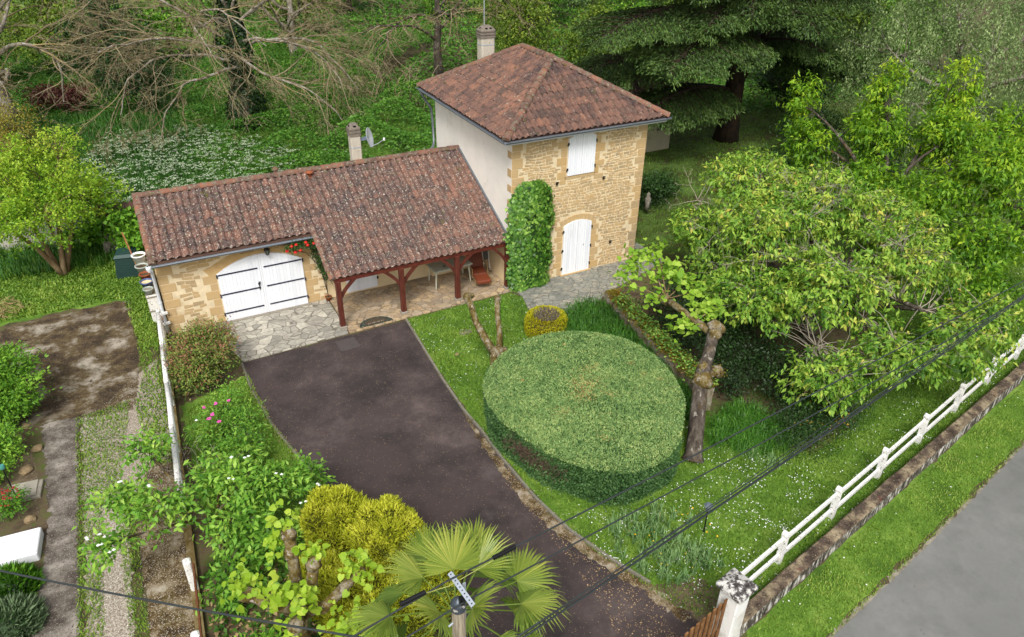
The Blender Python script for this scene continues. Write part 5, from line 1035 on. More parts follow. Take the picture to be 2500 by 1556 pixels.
for x, y, z in [(-12.9, -8.2, 2.0), (-12.95, -8.35, 1.95), (-13.2, -8.0, 1.9), (-12.5, -6.9, 2.1), (-10.4, -7.2, 2.1), (-10.1, -7.3, 2.1), (-9.6, -7.9, 1.9), (-9.3, -8.6, 1.6), (-10.5, -7.7, 2.0), (-12.0, -7.4, 2.2), (-10.9, -4.5, 1.3), (-8.9, -8.3, 1.7), (-12.8, -8.5, 1.9)]:
    for q_ in range(2):
        dx, dy, dz = random.uniform(-.06, .06), random.uniform(-.06, .06), random.uniform(-.05, .03)
        for k_ in range(4): mb.box((x+dx+.017*math.cos(k_*1.57), y+dy+.017*math.sin(k_*1.57), z+dz+.004*k_), (.03, .026, .006), R=Matrix.Rotation(k_*1.57+.2, 3, 'Z') @ Matrix.Rotation(random.uniform(-.5, .5), 3, 'X'))
o = mb.build('blossom', M['petal'], mo)
bt = thing('bare_twig_bush', (-11.1, -5.5, 0), 'leafless grey twiggy bush tangled around the old white fence', 'bush')
bare(bt, (-11.15, -5.6, 0), .3, .035, [(1, a, 50+10*math.sin(a), 1.0) for a in (0, 50, 100, 160, 220, 280, 330)], M['bark'], M['deadtwig'], 2, 1.0, .1, .006, 3, 1.0)
cl = litter('leaf_litter', [(-11.5, -8.5), (-8.2, -7.6), (-7.8, -9.4), (-8, -14), (-11.6, -14)], 90, .09, M['litter'], .012, 'dry fallen leaves under the shrubs at the bottom left', (), .03)
carpet('ground_ivy', [(-11.5, -8.0), (-8.9, -7.2), (-8.2, -8.6), (-8, -15), (-11.6, -15)], 130, .12, 'meadowL', .45, 'low green plants between the shrubs at the bottom left', lambda x, y: .1+0*x)
# golden conifers
def knob(mb, c, r, n=9):
    bm = bmesh.new(); bmesh.ops.create_icosphere(bm, subdivisions=2, radius=r)
    for v in bm.verts: v.co *= random.uniform(.78, 1.22)
    mb.add([v.co+Vector(c) for v in bm.verts], [tuple(v.index for v in f.verts) for f in bm.faces]); bm.free()
gc = thing('golden_conifer', (-8.3, -9.8, 0), 'spreading golden yellow conifer of rounded feathery mounds beside the driveway', 'conifer')
gbl = []
for (x, y, z, rx, ry, rz, k_) in ((-8.75, -8.9, .9, .62, .6, .85, 13), (-8.0, -9.75, .9, .74, .68, .85, 17), (-7.15, -10.35, .4, .45, .45, .42, 6), (-8.8, -10.8, .6, .9, .85, .6, 13), (-9.35, -9.9, .5, .55, .55, .5, 7), (-7.8, -11.1, .5, .8, .75, .5, 10)):
    for j in range(k_):
        th = j*2.4; zz = (1-(j+.5)/k_*1.25); q = math.sqrt(max(0, 1-zz*zz)); r = random.uniform(.24, .34)
        gbl.append((x+rx*.72*q*math.cos(th), y+ry*.72*q*math.sin(th), z+rz*.72*zz+random.uniform(-.03, .06), r, r, r*random.uniform(1.0, 1.3)))
mb = MB()
for b in gbl: knob(mb, b[:3], b[3]*.8)
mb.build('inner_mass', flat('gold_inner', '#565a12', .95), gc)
b = np.array(gbl); nb = len(b); per = 1150; d = unit(RG.normal(0, 1, (nb*per, 3))+[0, 0, .35]); bb = np.repeat(b, per, 0); P_ = bb[:, :3]+d*bb[:, 3:6]*RG.uniform(.8, 1.08, nb*per)[:, None]; k = P_[:, 2] > .03; P_, d_ = P_[k], d[k]; m_ = len(P_); bv_ = np.repeat(RG.normal(0, .07, nb), per)[k]
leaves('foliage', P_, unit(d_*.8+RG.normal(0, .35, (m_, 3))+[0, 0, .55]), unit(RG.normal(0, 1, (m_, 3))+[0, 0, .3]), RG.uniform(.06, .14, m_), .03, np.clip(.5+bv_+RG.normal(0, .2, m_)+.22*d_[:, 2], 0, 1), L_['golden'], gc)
# lime leaved pollard
pl = thing('pollarded_tree', (-10.0, -10.9, 0), 'knobbly pollarded tree with fresh lime green heart shaped leaves at the bottom left', 'tree')
mb = MB()
mb.tube([(-10.05, -11.0, 0), (-10.05, -11.0, .9), (-10.0, -11.05, 1.5)], [.19, .15, .16], 10)
arms = [((-10.0, -11.05, 1.45), (-9.9, -10.6, 2.0), (-9.86, -10.45, 2.75)), ((-10.0, -11.05, 1.5), (-9.75, -11.1, 1.9), (-9.62, -11.1, 2.55)), ((-10.0, -11.05, 1.5), (-10.4, -11.0, 1.85), (-10.75, -10.75, 2.0)), ((-10.0, -11.1, 1.5), (-9.6, -11.4, 1.75), (-9.3, -11.4, 2.0), (-8.95, -11.3, 2.15)), ((-10.0, -11.1, 1.45), (-10.1, -11.5, 1.8), (-10.15, -11.7, 1.95))]
for a in arms:
    mb.tube(a, [.13, .105, .10, .085][:len(a)], 8); knob(mb, a[-1], .14)
knob(mb, (-10.0, -11.05, 1.55), .2); knob(mb, (-9.9, -10.5, 2.35), .13)
mb.build('trunk', M['mossbark'], pl, True)
C_ = []; vs = []
for (x, y, z, r, k) in ((-9.95, -10.3, 2.95, .2, 20), (-10.1, -10.45, 2.6, .18, 14), (-9.6, -11.0, 2.75, .17, 16), (-10.75, -10.7, 2.2, .26, 34), (-10.25, -11.1, 2.1, .24, 32), (-9.95, -11.4, 2.2, .26, 36), (-8.9, -11.3, 2.35, .25, 38), (-9.4, -11.9, 1.7, .28, 36), (-10.3, -11.9, 1.75, .26, 30), (-9.0, -12.1, 1.7, .3, 40)):
    C_.append(np.array([x, y, z])+RG.normal(0, r*.62, (k, 3))*[1, 1, .7])
P_ = np.concatenate(C_); n = len(P_)
P_ = np.repeat(P_, 2, 0)+RG.normal(0, .05, (2*n, 3)); n = len(P_)
def round_leaves(name, P, D, N, L, v, m, parent):
    n = len(P); D = unit(D); N = unit(N-D*np.sum(N*D, -1, keepdims=True)); S = np.cross(D, N); L = L[:, None]
    pts = [(0, 0, 0), (-.12, .3, .05), (.15, .5, .09), (.55, .42, .06), (.85, .15, -.02), (1.0, 0, -.1), (.85, -.15, -.02), (.55, -.42, .06), (.15, -.5, .09), (-.12, -.3, .05)]
    mid = [(.0, 0, 0), (.5, 0, 0)]
    V = np.stack([P+D*L*a+S*L*b+N*L*c for a, b, c in pts]+[P+D*L*.5], 1).reshape(-1, 3); b = np.arange(n)[:, None]*11
    F = np.concatenate([b+np.array(q) for q in ([0, 1, 2, 10], [10, 2, 3, 4], [10, 4, 5, 6], [10, 6, 7, 8], [10, 8, 9, 0])], 0)
    return mesh_obj(name, V, F, np.tile(v, 5), None, [m], parent)
def bigleaf(P, par, m, L=.13, base=.6, name='foliage'):
    n = len(P); return round_leaves(name, P, np.column_stack([RG.normal(0, 1, (n, 2)), RG.normal(-.3, .3, n)]), RG.normal(0, .4, (n, 3))+[0, -.25, 1], L*RG.uniform(.55, 1.2, n), np.clip(base+RG.normal(0, .22, n), 0, 1), m, par)
bigleaf(P_, pl, L_['lime'], .125, .6)
shrub('low_shrub', (-10.9, -11.0, 0), 'low dense bright green shrub at the very bottom left beside the old fence', 'shrub', [(-10.9, -11.2, .6, .7, .6, .5)], 150, 26, .11, .11, .3, L_['green'], base=.6, outw=.9)
# palm
pm = thing('fan_palm', (-8.0, -14.05, 0), 'fan palm with a full crown of yellow green fronds behind the wooden pole', 'palm')
mb = MB(); mb.tube([(-8.2, -14.0, 0), (-8.22, -14.02, 2), (-8.22, -14.02, 3.6), (-8.22, -14.02, 3.9)], [.16, .14, .17, .08], 10); mb.build('trunk', flat('palm_fibre', '#5d4730', .95, var=.3, scale=14, bump=(20, .8)), pm)
L_['palm'] = leafmat('palm_frond', ['#35581c', '#5b7e2a', '#8ca23e', '#bcbe5c'], .3, .4)
def frond(az, el, pet, rad, v, droop=.25, twist=0., tilt=.35):
    mb = MB(); c = Vector((-8.22, -14.02, 3.85)); d = Vector((math.cos(az)*math.cos(el), math.sin(az)*math.cos(el), math.sin(el)))
    e = c + d*pet; e.z -= pet*pet*.12; mb.tube([c, c+d*pet*.5+Vector((0, 0, .02)), e], [.017, .013, .010], 5, a=.4)
    side = Vector((-math.sin(az), math.cos(az), 0)); nrm = side.cross(d); nrm = -nrm if nrm.z < 0 else nrm
    side = (side*math.cos(twist) + nrm*math.sin(twist)).normalized(); nrm = d.cross(side); nrm = -nrm if nrm.z < 0 else nrm
    fd = (d*.95 - nrm*tilt).normalized(); nrm = (nrm - fd*nrm.dot(fd)).normalized()
    rad *= .95; K_ = 34; spread = random.uniform(86, 104)
    for i in range(K_):
        t = -1+2*i/(K_-1); a = t*math.radians(spread); q = fd*math.cos(a)+side*math.sin(a); q = (q + nrm*.16*(1-abs(t)) - nrm*.05).normalized(); L = rad*(1-.30*abs(t)**2.2)*random.uniform(.9, 1.06)
        s_ = q.cross(nrm).normalized(); w = .026*rad/.7; dj = random.uniform(-.05, .05); dr = droop*random.uniform(.5, 1.6)
        p0 = e; p1 = e+q*L*.45; p2 = e+(q+s_*dj*.4)*L*.74-nrm*dr*L*.06; p3 = e+(q+s_*dj).normalized()*L*.98-nrm*dr*L*.36
        V = [p0, p1-s_*w*.85, p1+nrm*.016, p1+s_*w*.85, p2-s_*w*.55, p2+nrm*.010, p2+s_*w*.55, p3]
        mb.add(V, [(0, 2, 1), (0, 3, 2), (1, 2, 5, 4), (2, 3, 6, 5), (4, 5, 7), (5, 6, 7)], min(1, max(0, v+.16*math.cos(a*1.3)-.08+random.gauss(0, .12))))
    return mb.build('frond', L_['palm'], pm)
for azd, el, pet, rad, v, dr, tw in ((75, .95, .66, .74, .7, .2, .1), (25, .75, .70, .72, .62, .3, -.3), (130, .8, .75, .70, .62, .3, .5), (200, .9, .5, .66, .66, .3, -.2), (300, .95, .5, .62, .6, .3, .3),
    (50, .35, .95, .72, .55, .6, .35), (95, .3, 1.0, .70, .5, .6, -.35), (160, .35, .95, .74, .5, .7, .3), (225, .3, .9, .72, .55, .7, -.3), (275, .35, .85, .70, .6, .8, .25), (335, .3, .95, .76, .6, .7, -.35), (5, .25, 1.0, .74, .62, .7, .3),
    (35, -.15, .95, .68, .4, .9, -.2), (120, -.15, 1.0, .68, .35, .9, .2), (185, -.1, 1.0, .70, .42, .9, -.3), (250, -.1, .9, .68, .45, .9, .3), (310, -.15, .95, .70, .5, .9, .2), (350, -.3, .9, .66, .45, .9, -.2), (70, -.45, .85, .6, .25, .9, 0), (150, -.5, .85, .6, .25, .9, 0), (215, -.5, .85, .6, .3, .9, 0), (285, -.5, .85, .6, .3, .9, 0)):
    frond(math.radians(azd+random.uniform(-6, 6)), el, pet, rad, v, dr, tw, random.uniform(.1, .5))
# utility pole and cables
up = thing('utility_pole', (-8.72, -15.3, 0), 'weathered grey wooden utility pole with a dark sheet metal cap in front of the palm', 'pole')
PX, PYp = -8.72, -15.32
mb = MB(); mb.tube([(PX, PYp, 0), (PX, PYp, 3), (PX, PYp, 5.93)], [.105, .092, .075], 20); mb.build('shaft', M['wood'], up, True)
mb = MB(); mb.lathe([(.084, -.1), (.086, .0), (.05, .05), (0, .075)], (PX, PYp, 5.93), 20); mb.build('cap', flat('cap_sheet', '#5b636c', .4, metal=.4, spots=[(7, .58, .62, '#d5d2cc')]), up, True)
by = Vector((.10, -.995, 0)).normalized(); bc_ = Vector((-8.70, -15.37, 6.2))
mb = MB(); Rb = Matrix((by, Vector((0, 0, 1)).cross(by), Vector((0, 0, 1)))).transposed() @ Matrix.Rotation(math.radians(24), 3, 'X')
mb.box(bc_, (.50, .055, .006), R=Rb); mb.box(bc_+Rb@Vector((0, -.026, -.014)), (.50, .006, .03), R=Rb); mb.build('bracket', M['galv'], up)
for i in range(10):
    mb = MB(); q = bc_+Rb@Vector((-.22+.049*i, 0, .0045)); mb.lathe([(0, 0), (.0085, 0)], q, 10, R=Rb); mb.build('bolt_hole', M['dark'], up)
mb = MB(); mb.beam((PX+.08, PYp+.03, 5.55), (PX+.085, PYp+.02, 6.18), .04, .006, up=(0, 1, 0)); mb.build('mounting_bar', M['galv'], up)
mb = MB(); mb.tube([(PX-.13, PYp-.02, 5.62), (PX+.1, PYp+.04, 5.66)], .012, 8); mb.build('through_bolt', M['galv'], up)
def sag(p0, p1, s, n=36): return [Vector(p0).lerp(Vector(p1), i/n) + Vector((0, 0, -4*s*(i/n)*(1-i/n))) for i in range(n+1)]
def cable(pts, r, lab, group=None, m='cable'):
    mb = MB(); mb.tube(pts, r, 6); props(mb.build('overhead_cable', M[m], None, True), lab, 'cable', group)
A0 = (-8.80, -15.24, 6.24); A1 = (31, -9.9, 6.5); B0 = (-8.70, -15.45, 6.08)
cable(sag((-30, -18.2, 6.6), A0, .35)+sag(A0, A1, .62)[1:], .0115, 'upper black cable crossing the pole bracket through two sleeves')
cable(sag((-30, -18.4, 6.3), B0, .3)+sag(B0, (31, -10.15, 6.3), .6)[1:], .0105, 'black cable clamped just above the pole cap, below the sleeved one')
for i, (dy, dz) in enumerate(((0, 0), (-.05, -.07), (.06, -.12))):
    cable(sag((-8.66, -15.6+dy*.3, 5.15+dz), (31, -8.6+dy, 5.7+dz), .42), .011, ['topmost strand of the triple cable bundle running above the street fence', 'middle strand of the triple cable bundle running above the street fence', 'lowest strand of the triple cable bundle running above the street fence'][i], 'cables of the triple bundle')
cable(sag((-8.68, -15.55, 5.0), (31, -7.2, 4.4), .5), .006, 'thin single wire just above the triple cable bundle')
cable(sag((-8.76, -15.35, 5.1), (-20, -5.2, 4.3), .35), .016, 'thick grey service cable dropping across the lower left corner', m='cable')
for k_, (a, b) in enumerate((((-9.36, -15.31, 6.27), (-9.07, -15.275, 6.255)), ((-8.22, -15.165, 6.21), (-7.92, -15.125, 6.195)))):
    mb = MB(); mb.tube([a, b], .024, 10); 
    for j in range(12): q = Vector(a).lerp(Vector(b), (j+.5)/12); mb.tube([q-Vector((.004, 0, 0)), q+Vector((.004, 0, 0))], .028, 10)
    props(mb.build('cable_sleeve', M['iron']), ['black ribbed dead end sleeve on the upper cable left of the pole', 'black ribbed dead end sleeve on the upper cable right of the pole'][k_], 'cable sleeve')
mb = MB(); mb.tube([(-9.07, -15.28, 6.24), (-8.8, -15.27, 6.19), (-8.22, -15.18, 6.19)], .005, 5); props(mb.build('tension_wire', flat('yellow_wire', '#b8bf6a', .5)), 'thin yellowish tension wire stretched beside the bracket between the two sleeves', 'wire')
mb = MB(); mb.tube([(-8.72, -15.42, 6.03), (-8.7, -15.44, 6.13)], .03, 8); mb.box((-8.71, -15.42, 6.1), (.07, .05, .06)); mb.build('insulator', M['iron'], up)
# ---------------------------------------------------------------- garden between hedge and fence
V0 = thing('pollard_tree', (-2.7, -4.2, 0), 'leafless mossy V shaped pollarded trunk on the lawn behind the clipped hedge', 'tree')
mb = MB(); mb.tube([(-2.7, -4.3, 0), (-2.68, -4.25, .3), (-2.62, -4.15, .62)], [.2, .17, .18], 10); knob(mb, (-2.6, -4.2, .6), .2); knob(mb, (-2.4, -4.25, .62), .12)
mb.tube([(-2.66, -4.15, .5), (-2.85, -3.9, .95), (-2.97, -3.5, 1.35), (-3.0, -3.3, 1.7), (-3.03, -3.12, 1.95)], [.13, .115, .10, .09, .10], 9); knob(mb, (-3.05, -3.05, 2.0), .13); knob(mb, (-2.86, -3.0, 1.98), .09); knob(mb, (-3.0, -3.3, 1.75), .1)
mb.tube([(-2.52, -4.15, .6), (-2.42, -3.95, 1.05), (-2.32, -3.6, 1.5), (-2.22, -3.4, 1.85)], [.11, .085, .08, .085], 9); knob(mb, (-2.2, -3.36, 1.9), .10); mb.build('trunk', M['mossbark'], V0, True)
C = crown(V0, [(-2.1, -3.5, 1.5, .14, .14, .3)], 16, 7, .05, .07, .6, L_['green'], base=.3, name='sprouts')
def mossy_trunk():
    t = thing('catalpa_stump', (.1, -9.9, 0), 'thick grey pollarded trunk with mossy knobs and one branch of big light green leaves', 'tree')
    mb = MB(); mb.tube([(.05, -9.95, 0), (.1, -9.9, .12), (.2, -9.75, .6), (.42, -9.45, 1.3), (.6, -9.2, 1.75)], [.30, .22, .20, .19, .185], 14)
    mb.tube([(.6, -9.2, 1.7), (.72, -9.1, 1.95), (.95, -8.95, 2.25), (1.25, -8.7, 2.55), (1.4, -8.55, 2.7)], [.2, .19, .15, .15, .16], 12)
    mb.build('trunk', M['bark'], t, True)
    mb = MB()
    for c, r in (((.62, -9.25, 1.85), .24), ((.75, -9.05, 2.1), .14), ((1.45, -8.5, 2.8), .19), ((1.3, -8.7, 2.72), .16), ((1.62, -8.55, 2.7), .13)): knob(mb, c, r)
    mb.tube([(.8, -9.1, 1.9), (1.05, -9.05, 1.75), (1.25, -9.0, 1.75)], [.13, .10, .12], 9); knob(mb, (1.3, -9.0, 1.75), .17)
    mb.tube([(1.35, -8.45, 2.65), (1.3, -7.9, 2.7), (1.3, -7.3, 2.72), (1.3, -6.8, 2.7)], [.11, .09, .09, .11], 9); knob(mb, (1.28, -6.7, 2.7), .17); mb.build('mossy_knobs', M['mossbark'], t, True)
    mb = MB(); P_ = []
    for i, e in enumerate(((.55, -5.6, 3.05), (.85, -5.5, 3.35), (1.15, -5.6, 3.7), (1.45, -5.9, 3.9), (1.75, -6.3, 3.5), (2.0, -6.7, 3.2), (1.9, -7.2, 3.1), (1.2, -6.2, 3.3), (1.0, -6.6, 2.8), (1.65, -7.7, 2.9), (1.9, -8.0, 3.0), (1.45, -6.7, 3.5), (1.0, -7.6, 2.45), (1.1, -8.0, 2.6))):
        s0 = (1.28, -6.75, 2.75) if i < 9 or i == 11 else (1.3, -8.0, 2.75); c = curve(s0, e, .15, 6, .2); mb.tube(c, [.02, .016, .013, .01, .008, .005], 5); P_.append(c[-1]+RG.normal(0, .16, (26, 3))*[1, 1, .7]); P_.append(c[-2]+RG.normal(0, .15, (16, 3)))
    mb.build('shoots', M['tanbark'], t); bigleaf(np.concatenate(P_), t, L_['catalpa'], .16, .55)
    crown(t, [(1.3, -9.05, 1.85, .2, .2, .14), (.75, -9.1, 2.1, .12, .12, .1)], 20, 8, .05, .06, .7, L_['moss'], base=.8, name='moss_tuft')
mossy_trunk()
# mossy dividing wall
mw = thing('mossy_stone_wall', (1.9, -5.5, 0), 'old low stone wall covered with moss and ivy between the daylilies and the dark shrubs', 'wall')
def wallpt(t): return Vector((2.2-.65*t, -2.9-5.7*t, 0))
mb = MB(); V = []; n = 22
for i in range(n+1):
    p = wallpt(i/n); j = lambda s=.025: random.uniform(-s, s); h = .78
    V += [(p.x-.2+j(), p.y, 0), (p.x-.19+j(), p.y, h*.55), (p.x-.2+j(), p.y, h+j()), (p.x+j(), p.y, h+.05+j()), (p.x+.22+j(), p.y, h+j()), (p.x+.22, p.y, 0)]
mb.add(V, [(i*6+k, i*6+k+1, (i+1)*6+k+1, (i+1)*6+k) for i in range(n) for k in range(5)]+[(0, 1, 2, 3, 4, 5), tuple(n*6+5-k for k in range(6))])
mb.build('wall_body', mat('old_wall', [(.2, '#7a6a50'), (.5, '#a4967e'), (.8, '#c4bcae')], scale=3, rough=.95, bump=(12, .9), spots=[(5, .6, .7, '#5d5030')]), mw)
n = 6500; t = RG.uniform(0, 1, n); P_ = np.column_stack([2.2-.65*t+RG.normal(.03, .13, n), -2.9-5.7*t, .80+np.abs(RG.normal(0, .06, n))]); c_ = np.sin(t*23)+np.sin(t*51+1)
leaves('moss_and_ivy', P_, RG.normal(0, 1, (n, 3))*[1, 1, .3], RG.normal(0, .5, (n, 3))+[0, 0, 1], RG.uniform(.03, .09, n), .05, np.clip(.5+.22*c_+RG.normal(0, .25, n), 0, 1), L_['moss'], mw)
n = 1500; t = RG.uniform(.1, 1, n); P_ = np.column_stack([2.22-.65*t+RG.normal(.05, .16, n), -2.9-5.7*t, .86+np.abs(RG.normal(0, .07, n))]); leaves('ivy_leaves', P_, RG.normal(0, 1, (n, 3))*[1, 1, .3], RG.normal(0, .5, (n, 3))+[0, 0, 1], RG.uniform(.06, .11, n), .07, RG.uniform(.3, 1, n), L_['ivy'], mw)
L_['daylily'] = leafmat('daylily_blade', ['#1d4a12', '#2f6a1a', '#4a8a26', '#6aa838'], .25, .4)
L_['iris'] = leafmat('iris_blade', ['#3f6b38', '#5b8a50', '#7ba46a', '#8fb060'], .2, .45)
def strap(name, poly, dens, H, reach, W, m, lab, base=.5, seg=4, lean=.75, z=0):
    P_ = scatter(poly, dens, [HEDGE2]); n = len(P_); k = 9; P_ = np.repeat(P_, k, 0)+RG.normal(0, .03, (n*k, 3))*[1, 1, 0]; n = len(P_)
    return props(blades(name, P_, H*RG.uniform(.6, 1.15, n), reach*RG.uniform(.5, 1.2, n), W, np.clip(base+RG.normal(0, .2, n), 0, 1), m, None, seg, None, lean), lab, kind='stuff')
strap('daylily_leaves', [(.35, -3.0), (.9, -2.7), (1.6, -2.6), (2.1, -3.0), (1.75, -5.5), (1.45, -8.4), (.9, -8.9), (.95, -7), (.95, -5.6), (.0, -4.6)], 80, .9, .6, .028, L_['daylily'], 'arching dark green daylily leaves along the foot of the mossy wall', .4)
strap('daylily_leaves', [(.8, -9.7), (1.6, -9.0), (2.5, -8.9), (3.0, -9.8), (2.6, -10.9), (1.3, -10.5)], 60, .62, .5, .024, L_['daylily'], 'arching green daylily clump to the right of the thick grey trunk', .6)
strap('iris_leaves', [(1.3, -10.3), (2.0, -10.4), (2.2, -11.1), (1.6, -11.2)], 20, .4, .22, .035, L_['iris'], 'small grey green iris clump in front of the daylilies', .6, 3, .4)
strap('iris_leaves', [(-3.25, -10.9), (-2.3, -10.6), (-1.3, -11.5), (-1.6, -12.9), (-2.9, -12.9), (-3.45, -11.9)], 26, .42, .2, .034, L_['iris'], 'broad bed of grey green iris leaves beside the driveway edge', .55, 3, .35)
litter('buttercups', [(-3.2, -10.9), (-1.3, -11.2), (-1.2, -12.9), (-2.9, -13)], 7, .04, M['yellow'], .35, 'yellow buttercups standing among the iris leaves', (), .15)
la = thing('garden_lantern', (-1.34, -11.97, 0), 'small dark solar garden lantern on a short post in the daisy lawn', 'lantern')
mb = MB(); mb.tube([(-1.3, -11.97, 0), (-1.32, -11.96, .72)], .017, 6); mb.build('post', M['iron'], la)
mb = MB(); mb.lathe([(.0, 0), (.05, 0), (.085, .12), (.11, .14), (.06, .19), (0, .2)], (-1.32, -11.96, .72), 6); mb.build('lamp_head', flat('lantern_grey', '#6f7a84', .35), la)
so = MB(); so.prism(ell(-2.62, -1.95, .22, .14, 16), 0, .035); props(so.build('stone_disc', flat('disc_stone', '#8a8070', .95, var=.2, scale=10)), 'round greyish stone disc lying in the lawn below the porch', 'stone')
rock(-3.38, -3.0, .08, 'small pale stone in the lawn below the stone disc')
# shade shrubs
shrub('dark_shrub', (4.6, -6.0, 0), 'dark spreading evergreen shrub in the shade between the mossy wall and the cherry tree', 'shrub', [(3.7, -4.6, .8, 1.2, 1.2, .8), (4.0, -6.6, .8, 1.4, 1.4, .8), (3.0, -8.0, .6, 1.0, 1.1, .6), (5.4, -4.6, .8, 1.3, 1.2, .7), (4.2, -8.8, .7, 1.2, 1.2, .7), (2.9, -5.6, .5, .6, .9, .5)], 800, 30, .17, .09, .5, L_['dark'], base=.35, topv=.1, twigs=.1)
shrub('flowering_shrub', (3.4, -10.8, 0), 'dark green rounded shrub with orange flecks below the cherry tree edge', 'shrub', [(3.0, -10.9, .55, 1.1, .8, .55), (4.4, -10.5, .6, 1.1, .9, .6), (3.4, -10.2, .6, 1.0, .7, .6)], 420, 28, .13, .06, .5, L_['dark'], base=.55, clv=.12, twigs=.05)
litter('orange_flowers', ell(3.4, -10.9, .9, .6, 12), 22, .05, flat('orange_petal', '#b98a2a', .6), .75, 'dull orange flower flecks on the dark rounded shrub', (), .25)
shrub('dark_shrub', (9.6, 3.9, 0), 'dark rounded shrub beyond the right corner of the stone house', 'shrub', [(9.0, 3.9, .75, 1.1, 1.1, .8), (10.2, 4.6, .6, .9, .9, .6), (7.6, 4.2, .6, .8, .9, .6)], 260, 30, .18, .10, .6, L_['dark'], base=.6, twigs=.05)
fg = thing('garden_figure', (8.2, 3.0, 0), 'small grey white garden ornament in front of the dark shrub behind the house', 'ornament'); mb = MB(); mb.lathe([(.0, .0), (.12, .0), (.1, .25), (.14, .5), (.07, .6), (.09, .7), (0, .8)], (8.35, 3.2, .25), 12); mb.build('figure', M['concrete'], fg, True)
ob = thing('outbuilding', (14, 11.5, 0), 'small plastered outbuilding with a tiled roof half hidden behind the house', 'outbuilding')
mb = MB(); mb.box((12.3, 12.0, 1.15), (5.0, 4.2, 2.3)); mb.build('outbuilding_wall', flat('ob_plaster', '#c9bfa4', .95, var=.1, spots=[(3, .6, .74, '#8c8468')]), ob)
mb = MB(); mb.add([(9.5, 9.6, 2.3), (15.1, 9.6, 2.3), (15.1, 14.4, 2.3), (9.5, 14.4, 2.3), (12.3, 12, 3.5)], [(0, 1, 4), (1, 2, 4), (2, 3, 4), (3, 0, 4), (3, 2, 1, 0)]); s_ = Vector((0, 2.4, 1.2)); tiles(mb, (9.5, 9.55, 2.33), (1, 0, 0), s_, 5.6, s_.length)
ro_ = mb.build('roof', [M['tile']], ob); clip_planes(ro_, [])
mb = MB(); mb.box((14.2, 9.88, 1.55), (.6, .06, .75)); wf_ = mb.build('window', M['dark'], ob)
mb = MB(); mb.box((14.2, 9.86, 1.15), (.75, .12, .05)); mb.build('sill', M['concrete'], wf_)
for k_ in range(3): shrub('dark_shrub', ((16.4, 20.2, 21.6)[k_], (3.6, 5.4, 2.6)[k_], 0), ['dark bushy shrub between the cedar trunk and the young tree', 'dark tall shrub under the weeping tree nearest the cedar', 'dark tall shrub under the weeping tree nearest the young tree'][k_], 'shrub', [((16.4, 20.2, 21.6)[k_], (3.6, 5.4, 2.6)[k_], (.7, 1.5, 1.5)[k_], (1.0, 1.9, 1.9)[k_], (1.0, 1.7, 1.8)[k_], (.7, 1.5, 1.5)[k_])], 200, 26, .2, .13, .6, L_['dark'], base=.45, twigs=.05)
# ---------------------------------------------------------------- big trees on the right
ch = thing('cherry_tree', (7.0, -7.2, 0), 'wide spreading cherry tree with drooping yellow green leaves and pale dead twigs by the fence', 'tree')
B = [(5.7, -3.8, 2.5, 1.4, 1.5, .9), (7.6, -3.2, 3.8, 1.7, 1.7, 1.0), (6.2, -5.6, 3.5, 1.9, 1.9, .9), (4.4, -7.0, 2.2, 1.4, 1.6, .8), (5.6, -8.4, 2.9, 1.7, 1.6, .9), (4.0, -10.2, 1.5, 1.2, 1.0, .8), (6.0, -10.6, 1.9, 1.5, 1.2, .8), (7.6, -11.3, 2.2, 1.5, 1.1, .8), (9.0, -11.0, 2.4, 1.2, 1.0, .7), (8.4, -8.6, 3.2, 1.8, 1.7, .9), (9.6, -6.8, 3.4, 1.7, 1.8, .9), (8.3, -5.6, 4.0, 1.8, 1.6, .8), (8.8, -2.0, 3.6, 1.2, 1.1, .8), (6.0, -2.4, 2.2, 1.0, 1.0, .7), (4.9, -5.2, 1.9, 1.1, 1.2, .7)]
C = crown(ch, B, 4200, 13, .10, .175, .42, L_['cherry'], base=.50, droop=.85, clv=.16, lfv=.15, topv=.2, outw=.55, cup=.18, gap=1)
wood(ch, (7.0, -7.2, 0), (6.9, -7.0, 1.6), B, C, M['bark'], .24, .45, 'trunk', M['deadtwig'], .010)
dp = [np.concatenate([C[RG.integers(0, len(C))]])]
for i, (x, y, z) in enumerate(((5.9, -2.4, 3.2), (5.2, -4.6, 3.0), (6.6, -6.6, 4.0), (7.6, -5.4, 4.4), (5.0, -6.4, 3.0), (8.0, -8.2, 3.7), (6.0, -8.8, 3.4), (9.0, -6.0, 4.2))):
    bare(ch, (x, y, z-.35), .3, .04, [(1, a+40*i, 25+25*math.sin(a), .95) for a in (0, 70, 150, 230, 300)], M['deadtwig'], M['deadtwig'], 2, .9, .1, .0085, i+20, 1.0, 'dead_branch')
as_ = thing('young_tree', (13.5, -4.2, 0), 'tall bright yellow green tree with upright leafy shoots behind the cherry tree', 'tree')
B = [(13.8, .9, 4.6, .65, .65, 1.5), (13.2, -.4, 3.6, 1.0, 1.0, 1.1), (15.6, -1.4, 5.2, .75, .75, 1.7), (14.6, -2.2, 4.2, 1.3, 1.2, 1.2), (16.8, -3.4, 5.4, .8, .8, 1.8), (15.8, -4.4, 4.4, 1.3, 1.3, 1.4), (13.0, -3.6, 3.0, 1.5, 1.4, .9), (12.6, -6.2, 3.1, 1.5, 1.3, 1.1), (14.5, -7.0, 4.2, 1.5, 1.2, 1.5), (12.4, -8.6, 2.7, 1.4, 1.1, 1.0), (10.6, -9.8, 2.1, 1.1, .9, .8), (17.5, -5.6, 4.6, 1.0, 1.0, 1.4), (15.0, -9.0, 3.2, 1.3, 1.2, 1.2)]
C = crown(as_, B, 2300, 15, .15, .21, .38, L_['ash'], base=.42, droop=.8, clv=.14, topv=.45, outw=.5, cup=.18, gap=1)
